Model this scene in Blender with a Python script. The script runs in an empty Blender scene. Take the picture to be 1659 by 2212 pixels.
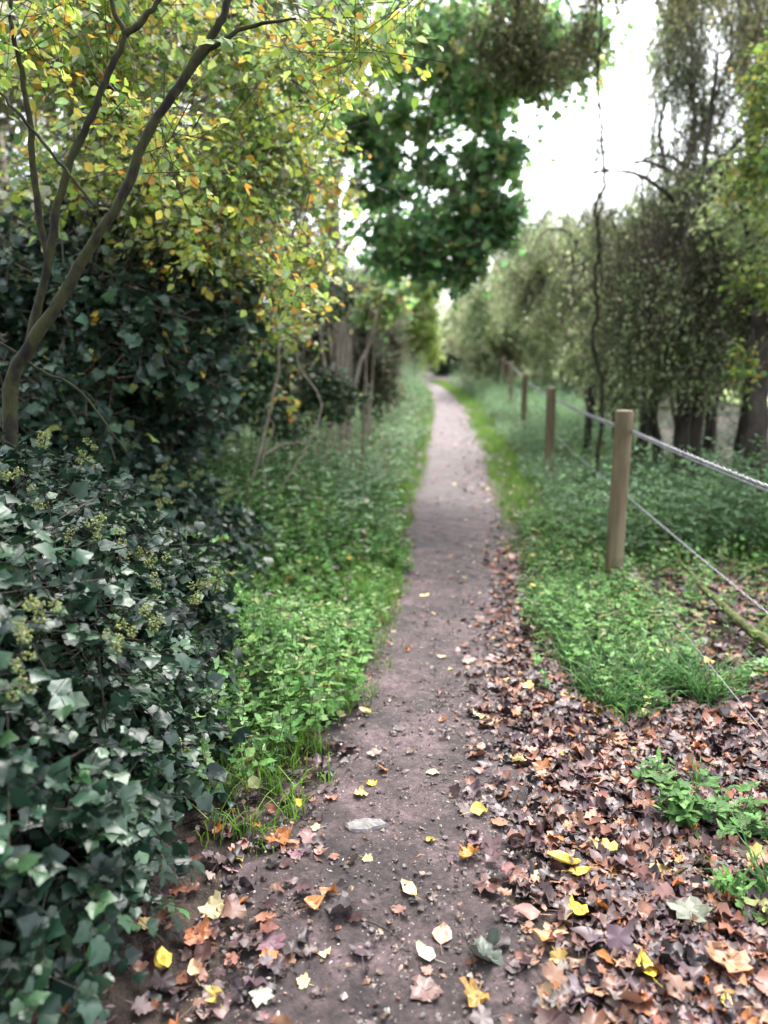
import bpy, math
import numpy as np
from mathutils import Vector
rng = np.random.default_rng(11)
S = bpy.context.scene
COL = S.collection
R = math.radians
PITCH = 10.7; FPX = 1661.0; CH = 1.55
cp, sp = math.cos(R(PITCH)), math.sin(R(PITCH))

# ------------------------------------------------------------------ layout helpers
def ray(x, y):
    u = (x-829.5)/FPX; v = (1106-y)/FPX
    return np.array([u, cp+v*sp, -sp+v*cp])
def P(x, y, d):
    r = ray(x, y); t = d/r[1]
    return np.array([r[0]*t, d, CH+r[2]*t])
EY = [-4, 0, 1.0, 1.58, 2.1, 2.64, 3.47, 4.96, 6.24, 8.37, 11.95, 16.2, 21.2, 25.9, 28.3, 32, 36, 45]
EL = [-.5, -.42, -.38, -.36, -.38, -.25, -.131, .034, .12, .26, .60, .94, 1.33, 1.52, 1.50, 1.1, .1, -4]
ER = [.3, .3, .3, .31, .33, .42, .56, .86, 1.06, 1.31, 1.6, 1.88, 2.2, 2.2, 2.15, 1.9, 1.1, -2.6]
def pl(y): return np.interp(y, EY, EL)
def pr(y): return np.interp(y, EY, ER)
def sstep(a, b, t):
    t = np.clip((t-a)/(b-a), 0, 1); return t*t*(3-2*t)
class Waves:
    def __init__(s, f, n=8):
        d = rng.normal(size=(n, 3)); d /= np.linalg.norm(d, axis=1)[:, None]
        s.k = d*f*rng.uniform(.6, 1.6, n)[:, None]; s.p = rng.uniform(0, 6.28, n); s.n = n
    def __call__(s, p):
        return np.sin(p@s.k.T+s.p).sum(-1)/math.sqrt(s.n*.5)
W1, W2, W3 = Waves(.9), Waves(4.), Waves(14.)
def gz(x, y):
    x = np.asarray(x, float); y = np.asarray(y, float)
    r = .045*np.clip(y-11, 0, 25)*sstep(9, 14, y)
    p = np.stack([x, y, x*0], -1)
    off = np.maximum(pl(y)-x, x-pr(y))
    m = sstep(0., .5, off)
    bank = .10*sstep(.1, 1.6, pl(y)-x)
    return r+bank+(1-m)*(.006*W2(p*1.9)-.004)+m*(.03*W1(p)+.012*W2(p))+.004*W2(p)+.0022*W3(p)-.012*sstep(.3, -.3, off)
def ground_at(x, y):
    r = ray(x, y)
    t = CH/max(1e-3, -r[2])
    for _ in range(12):
        z = float(gz(r[0]*t, r[1]*t)); t = t*.4+.6*(CH-z)/-r[2]
    return np.array([r[0]*t, r[1]*t, float(gz(r[0]*t, r[1]*t))])

# ------------------------------------------------------------------ object helpers
def tag(o, label=None, cat=None, group=None, kind=None):
    if label: o['label'] = label
    if cat: o['category'] = cat
    if group: o['group'] = group
    if kind: o['kind'] = kind
    return o
def empty(name, loc, label, cat, group=None):
    o = bpy.data.objects.new(name, None); COL.objects.link(o); o.location = loc
    o.empty_display_size = .1
    return tag(o, label, cat, group)
def build(name, V, F, mat, parent=None, tint=None, smooth=False, origin=None):
    """V (n,3) world coords; F list of arrays (m,k) ; tint list of arrays (m,3)"""
    V = np.asarray(V, np.float32)
    org = np.zeros(3)
    if parent is not None: org = np.array(parent.location)
    elif origin is not None: org = np.array(origin)
    me = bpy.data.meshes.new(name)
    me.vertices.add(len(V)); me.vertices.foreach_set('co', (V-org).astype(np.float32).ravel())
    F = [np.asarray(f, np.int32) for f in F if len(f)]
    idx = np.concatenate([f.ravel() for f in F])
    cnt = np.concatenate([np.full(len(f), f.shape[1], np.int32) for f in F])
    st = np.concatenate([[0], np.cumsum(cnt)[:-1]]).astype(np.int32)
    me.loops.add(len(idx)); me.loops.foreach_set('vertex_index', idx)
    me.polygons.add(len(cnt)); me.polygons.foreach_set('loop_start', st)
    me.polygons.foreach_set('use_smooth', np.full(len(cnt), smooth))
    me.update(calc_edges=True)
    if tint is not None:
        c = np.concatenate([t for t in tint if len(t)])
        a = me.attributes.new('tint', 'FLOAT_COLOR', 'FACE')
        a.data.foreach_set('color', np.concatenate([c, np.ones((len(c), 1))], 1).astype(np.float32).ravel())
    me.materials.append(mat)
    o = bpy.data.objects.new(name, me); COL.objects.link(o)
    if parent is not None: o.parent = parent
    elif origin is not None: o.location = origin
    return o
class MB:
    """mesh builder collecting pieces"""
    def __init__(s): s.V = []; s.F = {}; s.T = {}; s.n = 0
    def add(s, V, F, T=None):
        V = np.asarray(V, float)
        for f, t in zip(F, T if T is not None else [None]*len(F)):
            f = np.asarray(f)
            if not len(f): continue
            k = f.shape[1]
            s.F.setdefault(k, []).append(f+s.n)
            if t is not None: s.T.setdefault(k, []).append(np.broadcast_to(t, (len(f), 3)))
        s.V.append(V); s.n += len(V)
    def build(s, name, mat, parent=None, smooth=False, origin=None):
        ks = sorted(s.F)
        F = [np.concatenate(s.F[k]) for k in ks]
        T = [np.concatenate(s.T[k]) for k in ks] if s.T else None
        return build(name, np.concatenate(s.V), F, mat, parent, T, smooth, origin)
    def tube(s, pts, rad, sides=8, sub=5, wob=0., t=None, cap=True):
        pts = np.asarray(pts, float); rad = np.asarray(rad, float)*np.ones(len(pts))
        n = len(pts)
        if n > 2 and sub > 1:   # catmull-rom
            q = np.vstack([2*pts[0]-pts[1], pts, 2*pts[-1]-pts[-2]]); out = []; rr = []
            for i in range(n-1):
                a, b, c, d = q[i:i+4]
                for j in range(sub):
                    u = j/sub
                    out.append(.5*((2*b)+(-a+c)*u+(2*a-5*b+4*c-d)*u*u+(-a+3*b-3*c+d)*u**3))
                    rr.append(rad[i]*(1-u)+rad[i+1]*u)
            out.append(pts[-1]); rr.append(rad[-1]); pts = np.array(out); rad = np.array(rr)
        n = len(pts)
        if wob: pts[1:-1] += rng.normal(0, wob, (n-2, 3))
        tg = np.gradient(pts, axis=0); tg /= np.linalg.norm(tg, axis=1)[:, None]+1e-9
        ref = np.array([.31, .17, .93]) if abs(tg[0][2]) < .8 else np.array([.9, .3, .1])
        a = np.cross(tg, ref); a /= np.linalg.norm(a, axis=1)[:, None]+1e-9
        b = np.cross(tg, a)
        th = np.linspace(0, 2*math.pi, sides, endpoint=False)
        irr = 1+(rng.normal(0, .07, (n, sides)) if sides > 5 else 0)
        V = pts[:, None]+(a[:, None]*np.cos(th)[None, :, None]+b[:, None]*np.sin(th)[None, :, None])*(rad[:, None]*irr)[..., None]
        i = np.arange(n-1)[:, None]*sides; j = np.arange(sides)[None]; j2 = (j+1) % sides
        F = np.stack([i+j, i+j2, i+sides+j2, i+sides+j], -1).reshape(-1, 4)
        V = V.reshape(-1, 3); FF = [F]
        if cap:
            V = np.vstack([V, pts[0], pts[-1]]); m = n*sides
            jj = np.arange(sides); k = (jj+1) % sides
            FF.append(np.vstack([np.stack([np.full(sides, m), k, jj], 1), np.stack([np.full(sides, m+1), (n-1)*sides+jj, (n-1)*sides+k], 1)]))
        s.add(V, FF, [t]*len(FF) if t is not None else None)
    def twigs(s, A, B, r0, r1):
        """many thin 3-sided cones from A to B"""
        d = B-A; d /= np.linalg.norm(d, axis=1)[:, None]+1e-9
        a = np.cross(d, rng.normal(size=d.shape)); a /= np.linalg.norm(a, axis=1)[:, None]+1e-9
        b = np.cross(d, a); n = len(A); V = np.empty((n, 6, 3))
        M = (A+B)/2
        for j in range(3):
            th = j*2.094
            o = a*math.cos(th)+b*math.sin(th)
            V[:, j] = A+o*r0; V[:, 3+j] = B+o*r1
        base = np.arange(n)[:, None]*6
        F = np.concatenate([base+np.array([[j, (j+1) % 3, 3+(j+1) % 3, 3+j]]) for j in range(3)])
        s.add(V.reshape(-1, 3), [F])

# ------------------------------------------------------------------ leaf templates (x across, y along, z up)
def T_simple(w=.3, fold=.06):
    V = np.array([[0, 0, 0], [w, .32, fold], [w*.78, .66, fold*.6], [0, 1, -.1], [-w*.78, .66, fold*.6], [-w, .32, fold]])
    return V, [np.array([[0, 1, 2, 3], [0, 3, 4, 5]])]
def T_fan(outline, cz=0., curl=0., seed=0, stalk=False):
    o = np.array(outline, float); g = np.random.default_rng(seed)
    z = np.zeros(len(o))
    if curl: z = curl*g.uniform(-.3, 1, len(o))+curl*1.6*(o[:, 0]**2)*g.uniform(.3, 1)+curl*((o[:, 1]-.5)**2)*g.uniform(-.5, 1.5)
    V = np.column_stack([o, z]); c = np.array([[0, .42, cz]])
    V = np.vstack([V, c]); n = len(o); j = np.arange(n)
    F3 = np.stack([j, (j+1) % n, np.full(n, n)], 1)
    F = [F3]
    if stalk:
        m = len(V)
        V = np.vstack([V, [[-.018, .0, 0], [.018, .0, 0], [.05, -.45, .03], [.02, -.45, .03]]]); F.append(np.array([[m, m+1, m+2, m+3]]))
    return V, F
def mirror(h):  # half outline on +x from base to tip
    h = list(h); return h+[(-x, y) for x, y in reversed(h) if abs(x) > 1e-6]
IVY = mirror([(0, .06), (.12, -.02), (.3, -.01), (.42, .1), (.41, .22), (.47, .34), (.5, .44), (.34, .55), (.22, .72), (.1, .88), (0, .98)])
SYC = mirror([(0, .05), (.22, -.05), (.32, .1), (.56, .18), (.44, .36), (.62, .66), (.3, .6), (.2, .78), (0, 1.)])
MAP = mirror([(0, .05), (.16, .0), (.36, .03), (.33, .18), (.5, .27), (.58, .5), (.47, .5), (.33, .56), (.32, .72), (.17, .78), (0, .98)])
OVA = mirror([(0, 0), (.2, .12), (.32, .35), (.27, .62), (.12, .86), (0, 1.)])
def T_ring(outline, bend, fold, seed=0):
    o = np.array(outline, float); c = np.array([0, .4]); n = len(o); g = np.random.default_rng(seed); V = []
    for r in (1., .5):
        q = c+(o-c)*r; V.append(np.column_stack([q, fold*np.abs(q[:, 0])-bend*(q[:, 1]-.4)**2-bend*.8*q[:, 0]**2+(g.normal(0, .02, n) if r == 1. else 0)]))
    V = np.vstack(V+[[[0, .4, 0]]]); j = np.arange(n); k = (j+1) % n
    return V, [np.stack([j, k, n+k, n+j], 1), np.stack([n+j, n+k, np.full(n, 2*n)], 1)]
IVY_T = [T_ring(IVY, .3, .1, 1), T_ring(IVY, .55, .2, 2), T_ring(IVY, .1, .25, 3)]
SYC_T = [T_fan(SYC, .05, .15, 3), T_fan(SYC, .0, .2, 4)]
SIM_T = [T_simple(.3), T_simple(.24, .12)]
RND_T = [T_simple(.4, .08), T_simple(.34, .1)]
LIT_T = [T_fan(MAP, .03, c, s, True) for c, s in ((.08, 5), (.16, 6), (.3, 7), (.12, 8))]+[T_fan(OVA, .0, c, s, True) for c, s in ((.15, 9), (.3, 10), (.5, 12))]
HERB_T = [T_fan(OVA, .05, .12, 20), T_fan(OVA, -.03, .2, 21), T_fan([(a*.6, b*1.25) for a, b in OVA], .02, .15, 22), T_fan([(a*.9, b*.75) for a, b in SYC], .02, .1, 23)]

def unit(v): return v/(np.linalg.norm(v, axis=-1, keepdims=True)+1e-9)
def place(mb, temps, pos, d, nrm, size, tint):
    n = len(pos); pick = rng.integers(0, len(temps), n)
    d = unit(d); x = unit(np.cross(d, nrm)); nn = np.cross(x, d)
    for k, (TV, TF) in enumerate(temps):
        m = np.where(pick == k)[0]
        if not len(m): continue
        s = size[m][:, None, None]
        V = pos[m][:, None]+s*(x[m][:, None]*TV[None, :, 0:1]+d[m][:, None]*TV[None, :, 1:2]+nn[m][:, None]*TV[None, :, 2:3])
        base = (np.arange(len(m))*len(TV))[:, None, None]
        F = [(base+f[None]).reshape(-1, f.shape[1]) for f in TF]
        T = [np.repeat(tint[m], len(f), axis=0) for f in TF]
        mb.add(V.reshape(-1, 3), F, T)
def pal(n, colors, probs, jit=.18, pick=None):
    c = np.array(colors, float); p = np.array(probs, float); p /= p.sum()
    i = rng.choice(len(c), n, p=p) if pick is None else pick
    out = c[i]*np.exp(rng.normal(0, jit, (n, 1)))*np.exp(rng.normal(0, .05, (n, 3)))
    return np.clip(out, .004, .9)
def blob(cx, cy, rx, ry, d, rd=None):
    c = P(cx, cy, d); k = d/FPX
    return c, np.array([rx*k, rd if rd else (rx+ry)/2*k*.9, ry*k])
def wb(c, r): return np.array(c, float), np.array(r, float)
def crown(mbL, mbT, blobs, n, L=.35, k=9, leaf=.06, colors=None, probs=None, temps=SIM_T, droop=.2,
          shell=.35, gap=None, thr=-.3, clump=.75, mix=.6, twig=.003, up=.6, weights=None, hang=0., sub=9):
    """n sprays of k leaves; sprays grow through ellipsoid blobs, with gaps cut by noise"""
    if sub:
        nb = []
        for c_, r_ in blobs:
            for i_ in range(sub):
                q_ = unit(rng.normal(size=3)); nb.append((c_+q_*r_*rng.random()**.45*.85, r_*rng.uniform(.25, .55, 3)))
        blobs = nb
    w = np.array([b[1][0]*b[1][2]+.6*b[1][1]*b[1][2] for b in blobs]) if weights is None else np.array(weights, float); w /= w.sum()
    bi = rng.choice(len(blobs), n, p=w)
    C = np.array([b[0] for b in blobs])[bi]; RR = np.array([b[1] for b in blobs])[bi]
    q = unit(rng.normal(size=(n, 3))); r = 1-np.abs(rng.normal(0, shell, n)); r = np.clip(r, .05, 1.12)
    o = C+q*RR*r[:, None]
    gf = gap if gap else Waves(2*math.pi/clump)
    keep = (gf(o)+.35*W2(o)) > thr+rng.normal(0, .25, n)
    keep &= o[:, 2] > gz(o[:, 0], o[:, 1])+.02
    o = o[keep]; q = q[keep]; n = len(o)
    if n == 0: return
    dr = unit(q*np.array([1, 1, .6])+rng.normal(0, .55, (n, 3))+np.array([0, 0, -droop-hang]))
    Ls = L*rng.uniform(.5, 1.3, n)
    A = o-dr*Ls[:, None]*.5; B = A+dr*Ls[:, None]; B[:, 2] -= droop*Ls*.3
    side = unit(np.cross(dr, np.array([0, 0, 1.])+rng.normal(0, .2, (n, 3))))
    t = (np.arange(k)+.5)/k
    tt = t[None]+rng.uniform(-.5/k, .5/k, (n, k))
    pos = A[:, None]+(B-A)[:, None]*tt[..., None]
    sg = np.where(np.arange(k) % 2 == 0, 1., -1.)[None, :, None]*rng.uniform(.4, 1.3, (n, k, 1))
    ld = dr[:, None]*.55+side[:, None]*sg+rng.normal(0, .28, (n, k, 3))+np.array([0, 0, -droop])
    nrm = np.array([0, 0, up])+rng.normal(0, .4, (n, k, 3))+q[:, None]*.45
    sz = leaf*rng.uniform(.55, 1.2, (n, k)) if temps is not IVY_T else leaf*rng.uniform(.35, 1.35, (n, k))
    c = len(colors); p = np.array(probs, float)/sum(probs)
    sprayc = rng.choice(c, n, p=p)
    pick = np.where(rng.random((n, k)) < mix, sprayc[:, None], rng.choice(c, (n, k), p=p))
    tint = pal(n*k, colors, probs, pick=pick.ravel())
    place(mbL, temps, pos.reshape(-1, 3)+rng.normal(0, leaf*.15, (n*k, 3)), ld.reshape(-1, 3), nrm.reshape(-1, 3), sz.ravel(), tint)
    if mbT is not None and twig: mbT.twigs(A-dr*Ls[:, None]*.4, B, twig*1.3, twig*.5)

# ------------------------------------------------------------------ materials
def nmat(name):
    m = bpy.data.materials.new(name); m.use_nodes = True; nt = m.node_tree; nt.nodes.clear()
    return m, nt, nt.nodes.new, nt.links.new
def leafmat(name, rough=.45, spec=.5, trans=.3, sat=1.):
    m, nt, N, Lk = nmat(name)
    out = N('ShaderNodeOutputMaterial'); a = N('ShaderNodeAttribute'); a.attribute_name = 'tint'
    tc = N('ShaderNodeTexCoord'); no = N('ShaderNodeTexNoise'); no.inputs['Scale'].default_value = 38; no.inputs['Detail'].default_value = 2
    Lk(tc.outputs['Object'], no.inputs['Vector'])
    mr = N('ShaderNodeMapRange'); mr.inputs[3].default_value = .7; mr.inputs[4].default_value = 1.3
    Lk(no.outputs[0], mr.inputs[0])
    mx = N('ShaderNodeVectorMath'); mx.operation = 'SCALE'; Lk(a.outputs['Color'], mx.inputs[0]); Lk(mr.outputs[0], mx.inputs['Scale'])
    b = N('ShaderNodeBsdfPrincipled'); b.inputs['Roughness'].default_value = rough
    b.inputs['Specular IOR Level'].default_value = spec
    Lk(mx.outputs[0], b.inputs['Base Color'])
    tr = N('ShaderNodeBsdfTranslucent'); Lk(mx.outputs[0], tr.inputs['Color'])
    ms = N('ShaderNodeMixShader'); ms.inputs[0].default_value = trans
    Lk(b.outputs[0], ms.inputs[1]); Lk(tr.outputs[0], ms.inputs[2]); Lk(ms.outputs[0], out.inputs[0])
    return m
def noisemat(name, cols, scale=6, rough=.8, bump=.3, bscale=40, stretch=(1, 1, 1), detail=6, spec=.3, bdist=.01, rr=None):
    m, nt, N, Lk = nmat(name)
    out = N('ShaderNodeOutputMaterial'); tc = N('ShaderNodeTexCoord'); mp = N('ShaderNodeMapping')
    mp.inputs['Scale'].default_value = stretch; Lk(tc.outputs['Object'], mp.inputs[0])
    n1 = N('ShaderNodeTexNoise'); n1.inputs['Scale'].default_value = scale; n1.inputs['Detail'].default_value = detail; n1.inputs['Roughness'].default_value = .65
    Lk(mp.outputs[0], n1.inputs['Vector'])
    cr = N('ShaderNodeValToRGB'); e = cr.color_ramp.elements
    lo, hi = .3, .7
    for i, c in enumerate(cols):
        p = lo+(hi-lo)*i/(len(cols)-1)
        if i < 2: e[i].position = p; e[i].color = (*c, 1)
        else: x = e.new(p); x.color = (*c, 1)
    Lk(n1.outputs[0], cr.inputs[0])
    n2 = N('ShaderNodeTexNoise'); n2.inputs['Scale'].default_value = bscale; n2.inputs['Detail'].default_value = 5; Lk(mp.outputs[0], n2.inputs['Vector'])
    bp = N('ShaderNodeBump'); bp.inputs['Strength'].default_value = bump; bp.inputs['Distance'].default_value = bdist; Lk(n2.outputs[0], bp.inputs['Height'])
    b = N('ShaderNodeBsdfPrincipled'); b.inputs['Roughness'].default_value = rough; b.inputs['Specular IOR Level'].default_value = spec
    if rr:
        mr = N('ShaderNodeMapRange'); mr.inputs[1].default_value = .35; mr.inputs[2].default_value = .65; mr.inputs[3].default_value = rr[0]; mr.inputs[4].default_value = rr[1]
        n3 = N('ShaderNodeTexNoise'); n3.inputs['Scale'].default_value = scale*1.7; Lk(mp.outputs[0], n3.inputs['Vector']); Lk(n3.outputs[0], mr.inputs[0]); Lk(mr.outputs[0], b.inputs['Roughness'])
    Lk(cr.outputs[0], b.inputs['Base Color']); Lk(bp.outputs[0], b.inputs['Normal']); Lk(b.outputs[0], out.inputs[0])
    return m
M = {}
M['leaf'] = leafmat('leaf', .5, .35, .5)
M['airy'] = leafmat('thin_leaf', .4, .45, .62)
M['glossy'] = leafmat('glossy_leaf', .4, .5, .12)
M['litter'] = leafmat('dead_leaf', .42, .38, .1)
M['herb'] = leafmat('herb_leaf', .55, .25, .4)
M['grass'] = leafmat('grass_blade', .5, .25, .4)
M['flower'] = leafmat('ivy_flower', .6, .3, .2)
M['bark_pale'] = noisemat('pale_bark', [(.16, .13, .11), (.34, .29, .25), (.5, .45, .40)], 9, .85, .6, 30, (1, 1, .25))
M['bark_moss'] = noisemat('mossy_bark', [(.010, .008, .007), (.022, .018, .014), (.045, .046, .016), (.02, .018, .010)], 16, .9, .7, 30, (1, 1, .5))
M['bark_dark'] = noisemat('dark_bark', [(.015, .012, .01), (.045, .036, .028), (.09, .075, .06)], 9, .9, .7, 30, (1, 1, .3))
M['twig'] = noisemat('twig_bark', [(.05, .04, .03), (.13, .10, .08)], 12, .8, .2)
M['twig_pale'] = noisemat('pale_twig', [(.16, .12, .10), (.34, .28, .22)], 12, .8, .2)
M['post'] = noisemat('round_post_wood', [(.085, .064, .038), (.17, .13, .078), (.25, .20, .125)], 9, .85, .9, 34, (1, 1, .12), bdist=.006)
M['posttop'] = noisemat('post_end_grain', [(.2, .16, .11), (.33, .27, .2)], 30, .85, .4, 50)
M['wire'] = noisemat('galvanised_wire', [(.16, .155, .16), (.32, .31, .33)], 20, .6, .1)
M['moss'] = noisemat('moss', [(.03, .028, .022), (.08, .095, .03), (.17, .19, .05)], 22, .95, .9, 60, bdist=.02)
M['stone'] = noisemat('stone', [(.11, .10, .10), (.2, .185, .18), (.28, .26, .25)], 30, .75, .6, 80)
M['chip'] = leafmat('pale_chip', .6, .4, 0)

# ------------------------------------------------------------------ ground, path, field
def grid(xs, ys, zf, off=0):
    X, Y = np.meshgrid(xs, ys); Z = zf(X, Y)+off
    V = np.stack([X, Y, Z], -1).reshape(-1, 3); nx, ny = len(xs), len(ys)
    i = np.arange(ny-1)[:, None]*nx+np.arange(nx-1)[None]
    F = np.stack([i, i+1, i+nx+1, i+nx], -1).reshape(-1, 4)
    return V, [F]
xs = np.unique(np.concatenate([np.linspace(-220, -30, 14), np.linspace(-30, -4, 40), np.arange(-4, 5, .05), np.linspace(5, 30, 40), np.linspace(30, 220, 14)]))
ys = np.unique(np.concatenate([np.linspace(-60, -3, 20), np.arange(-3, 8, .05), np.arange(8, 40, .2), np.linspace(40, 320, 40)]))
V, F = grid(xs, ys, gz)
M['soil'] = noisemat('leaf_mould_soil', [(.018, .013, .011), (.04, .03, .024), (.08, .055, .042)], 7, .85, .9, 60, bdist=.02, rr=(.7, .95), spec=.2)
tag(build('ground', V, F, M['soil'], smooth=True), kind='structure')
# path sheet with ragged edges
py = np.unique(np.concatenate([np.arange(-4, 9, .03), np.arange(9, 45, .12)]))
nx = 44; t = np.linspace(0, 1, nx)
edgeL = pl(py)-.05+.05*np.sin(py*5.1)+.03*np.sin(py*13.7+1)+.02*np.sin(py*31)
edgeR = pr(py)+.12+.05*np.sin(py*4.3+2)+.03*np.sin(py*15.1)+.02*np.sin(py*29+2)
X = edgeL[:, None]*(1-t)+edgeR[:, None]*t; Y = np.repeat(py[:, None], nx, 1)
edge = np.minimum(t, 1-t)
wp = Waves(30., 12); wq = Waves(75., 10)
pp = np.stack([X, Y, X*0], -1)
Z = gz(X, Y)+.002+.02*sstep(0, .12, edge)[None]+sstep(0, .1, edge)[None]*(.0045*wp(pp)+.0022*wq(pp))
# tyre tread marks pressed in the mud
tx = .16+.028*Y+.02*np.sin(Y*1.1)
band = np.exp(-((X-tx)/.022)**2)*sstep(.3, 1.2, Y)*sstep(9, 5, Y)
Z -= band*(.004+.003*np.sin(Y*240+np.abs(X-tx)*160))
V = np.stack([X, Y, Z], -1).reshape(-1, 3)
i = np.arange(len(py)-1)[:, None]*nx+np.arange(nx-1)[None]
F = [np.stack([i, i+1, i+nx+1, i+nx], -1).reshape(-1, 4)]
def pathmat():
    m, nt, N, Lk = nmat('trodden_earth')
    out = N('ShaderNodeOutputMaterial'); tc = N('ShaderNodeTexCoord')
    def noise(s, d=5, r=.6):
        n = N('ShaderNodeTexNoise'); n.inputs['Scale'].default_value = s; n.inputs['Detail'].default_value = d; n.inputs['Roughness'].default_value = r
        Lk(tc.outputs['Object'], n.inputs['Vector']); return n
    n1 = noise(2.6, 8, .78); cr = N('ShaderNodeValToRGB'); e = cr.color_ramp.elements
    e[0].position = .38; e[0].color = (.020, .0145, .018, 1); e[1].position = .62; e[1].color = (.140, .102, .114, 1)
    x = e.new(.5); x.color = (.060, .044, .046, 1)
    Lk(n1.outputs[0], cr.inputs[0])
    n2 = noise(48, 9, .85); c2 = N('ShaderNodeValToRGB'); e = c2.color_ramp.elements
    e[0].position = .33; e[0].color = (.25, .23, .23, 1); e[1].position = .64; e[1].color = (1.9, 1.8, 1.72, 1)
    Lk(n2.outputs[0], c2.inputs[0])
    mu = N('ShaderNodeMixRGB'); mu.blend_type = 'MULTIPLY'; mu.inputs[0].default_value = 1; Lk(cr.outputs[0], mu.inputs[1]); Lk(c2.outputs[0], mu.inputs[2])
    vo = N('ShaderNodeTexVoronoi'); vo.inputs['Scale'].default_value = 70; Lk(tc.outputs['Object'], vo.inputs['Vector'])
    lt = N('ShaderNodeMath'); lt.operation = 'LESS_THAN'; lt.inputs[1].default_value = .2; Lk(vo.outputs['Distance'], lt.inputs[0])
    sx = N('ShaderNodeSeparateColor'); Lk(vo.outputs['Color'], sx.inputs[0])
    gt = N('ShaderNodeMath'); gt.operation = 'GREATER_THAN'; gt.inputs[1].default_value = .8; Lk(sx.outputs[0], gt.inputs[0])
    an = N('ShaderNodeMath'); an.operation = 'MULTIPLY'; Lk(lt.outputs[0], an.inputs[0]); Lk(gt.outputs[0], an.inputs[1])
    m2 = N('ShaderNodeMixRGB'); Lk(an.outputs[0], m2.inputs[0]); Lk(mu.outputs[0], m2.inputs[1]); m2.inputs[2].default_value = (.38, .33, .28, 1)
    bp = N('ShaderNodeBump'); bp.inputs['Strength'].default_value = 1; bp.inputs['Distance'].default_value = .014; Lk(n2.outputs[0], bp.inputs['Height'])
    mr = N('ShaderNodeMapRange'); mr.inputs[1].default_value = .4; mr.inputs[2].default_value = .6; mr.inputs[3].default_value = .6; mr.inputs[4].default_value = .85
    Lk(n1.outputs[0], mr.inputs[0])
    b = N('ShaderNodeBsdfPrincipled'); b.inputs['Specular IOR Level'].default_value = .5
    Lk(mr.outputs[0], b.inputs['Roughness']); Lk(m2.outputs[0], b.inputs['Base Color']); Lk(bp.outputs[0], b.inputs['Normal']); Lk(b.outputs[0], out.inputs[0])
    return m
tag(build('path', V, F, pathmat(), smooth=True), kind='structure')
V, F = grid(np.linspace(10, 200, 60), np.linspace(12, 200, 60), gz, .03)
M['field'] = noisemat('meadow_grass', [(.10, .15, .04), (.17, .24, .06), (.26, .32, .11)], 1.5, .9, .5, 12)
tag(build('field', V, F, M['field'], smooth=True), kind='structure')

def FX(y): return 1.09+.108*y
# ------------------------------------------------------------------ leaf litter
BR = [(.18, .078, .052), (.115, .056, .047), (.06, .033, .034), (.028, .019, .021), (.27, .145, .092), (.32, .11, .03), (.42, .30, .09), (.18, .125, .11), (.068, .044, .050)]
BP = [3, 4, 4.5, 3.5, 1.8, .9, .22, .9, 3.2]
gpatch = [((1540, 1790), .22, .12), ((1659, 1960), .12, .1), ((1450, 1700), .12, .08)]
GP = [(ground_at(*c), a, b) for c, a, b in gpatch]
wz = Waves(2.6)
def green(x, y):
    p_ = np.stack([x, y, 0*x], -1); n_ = .2*wz(p_)+.16*wz(p_*3.1+5)+rng.normal(0, .13, np.shape(x))
    return (x > np.maximum(pr(y)+.04, .95+n_)) & (y > 3.25+n_+.5*np.clip(x-1.5, 0, 2))
def in_patch(x, y):
    m = np.zeros(x.shape, bool)
    for c, a, b in GP: m |= ((x-c[0])/a)**2+((y-c[1])/b)**2 < 1+.4*np.sin(x*17+y*11)
    return m
def scatter(n, x0, x1, y0, y1, fn, pw=1.):
    x = rng.uniform(x0, x1, n); y = y0+(y1-y0)*rng.random(n)**pw
    k = rng.random(n) < fn(x, y); return x[k], y[k]
def litter(n, box, fn, size, name, label, lift=.012, cols=BR, probs=BP, pw=1.6, tilt=.3):
    mb = MB(); x, y = scatter(n, *box, fn, pw); n = len(x)
    z = gz(x, y)+lift*rng.random(n)+.012+.012*(np.minimum(x-pl(y), pr(y)-x) > -.05)
    a = rng.uniform(0, 6.283, n); d = np.stack([np.cos(a), np.sin(a), rng.normal(0, tilt*.6, n)], -1)
    nr = np.array([0, 0, 1.])+rng.normal(0, tilt, (n, 3))
    place(mb, LIT_T, np.stack([x, y, z], -1), d, nr, size*np.minimum(rng.lognormal(0, .3, n), 1.7), pal(n, cols, probs, .28))
    tag(mb.build(name, M['litter'], smooth=True), label, 'leaf litter', kind='stuff')
def right_litter(x, y):
    o = x-pr(y)
    dens = sstep(-.30, .26, o-.20*sstep(3.6, 1.8, y))
    far = sstep(7.5, 4.6, y)+.06
    d = dens*np.clip(far, 0, 1)
    d = np.where(o > .55, d*(.25+.75*(sstep(4.4, 3.2, y)+.8*(x > 1.7+.09*y)*sstep(7, 5, y)).clip(0, 1)), d)
    d = np.where(in_patch(x, y), d*.5, d)
    d = np.where(green(x, y), d*np.where(x > FX(y)+.1, .95, .5), d)
    return d*.95
litter(90000, (-.2, 5.0, .5, 13), right_litter, .05, 'leaf_litter', 'thick carpet of wet brown leaves covering the ground right of the path')
litter(32000, (-.2, 4.2, .5, 8), right_litter, .021, 'leaf_fragments', 'small broken leaf scraps matted between the brown leaves on the right', lift=.02, tilt=.22, pw=1.5)
litter(26000, (-1.6, 1.6, .5, 7), lambda x, y: .75*sstep(.25, -.25, np.abs((x-pl(y))/(pr(y)-pl(y))-.5)-.62)*(.25+.75*sstep(.1, .9, (x-pl(y))/(pr(y)-pl(y)))+.6*(x < pl(y)+.1)).clip(0, 1), .014, 'leaf_fragments', 'dark crumbled leaf bits trodden into the path', lift=.002, tilt=.15, pw=1.5,
       cols=[(.05, .034, .032), (.03, .022, .022), (.12, .075, .055), (.2, .12, .08)], probs=[4, 4, 2, .8])
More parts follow.
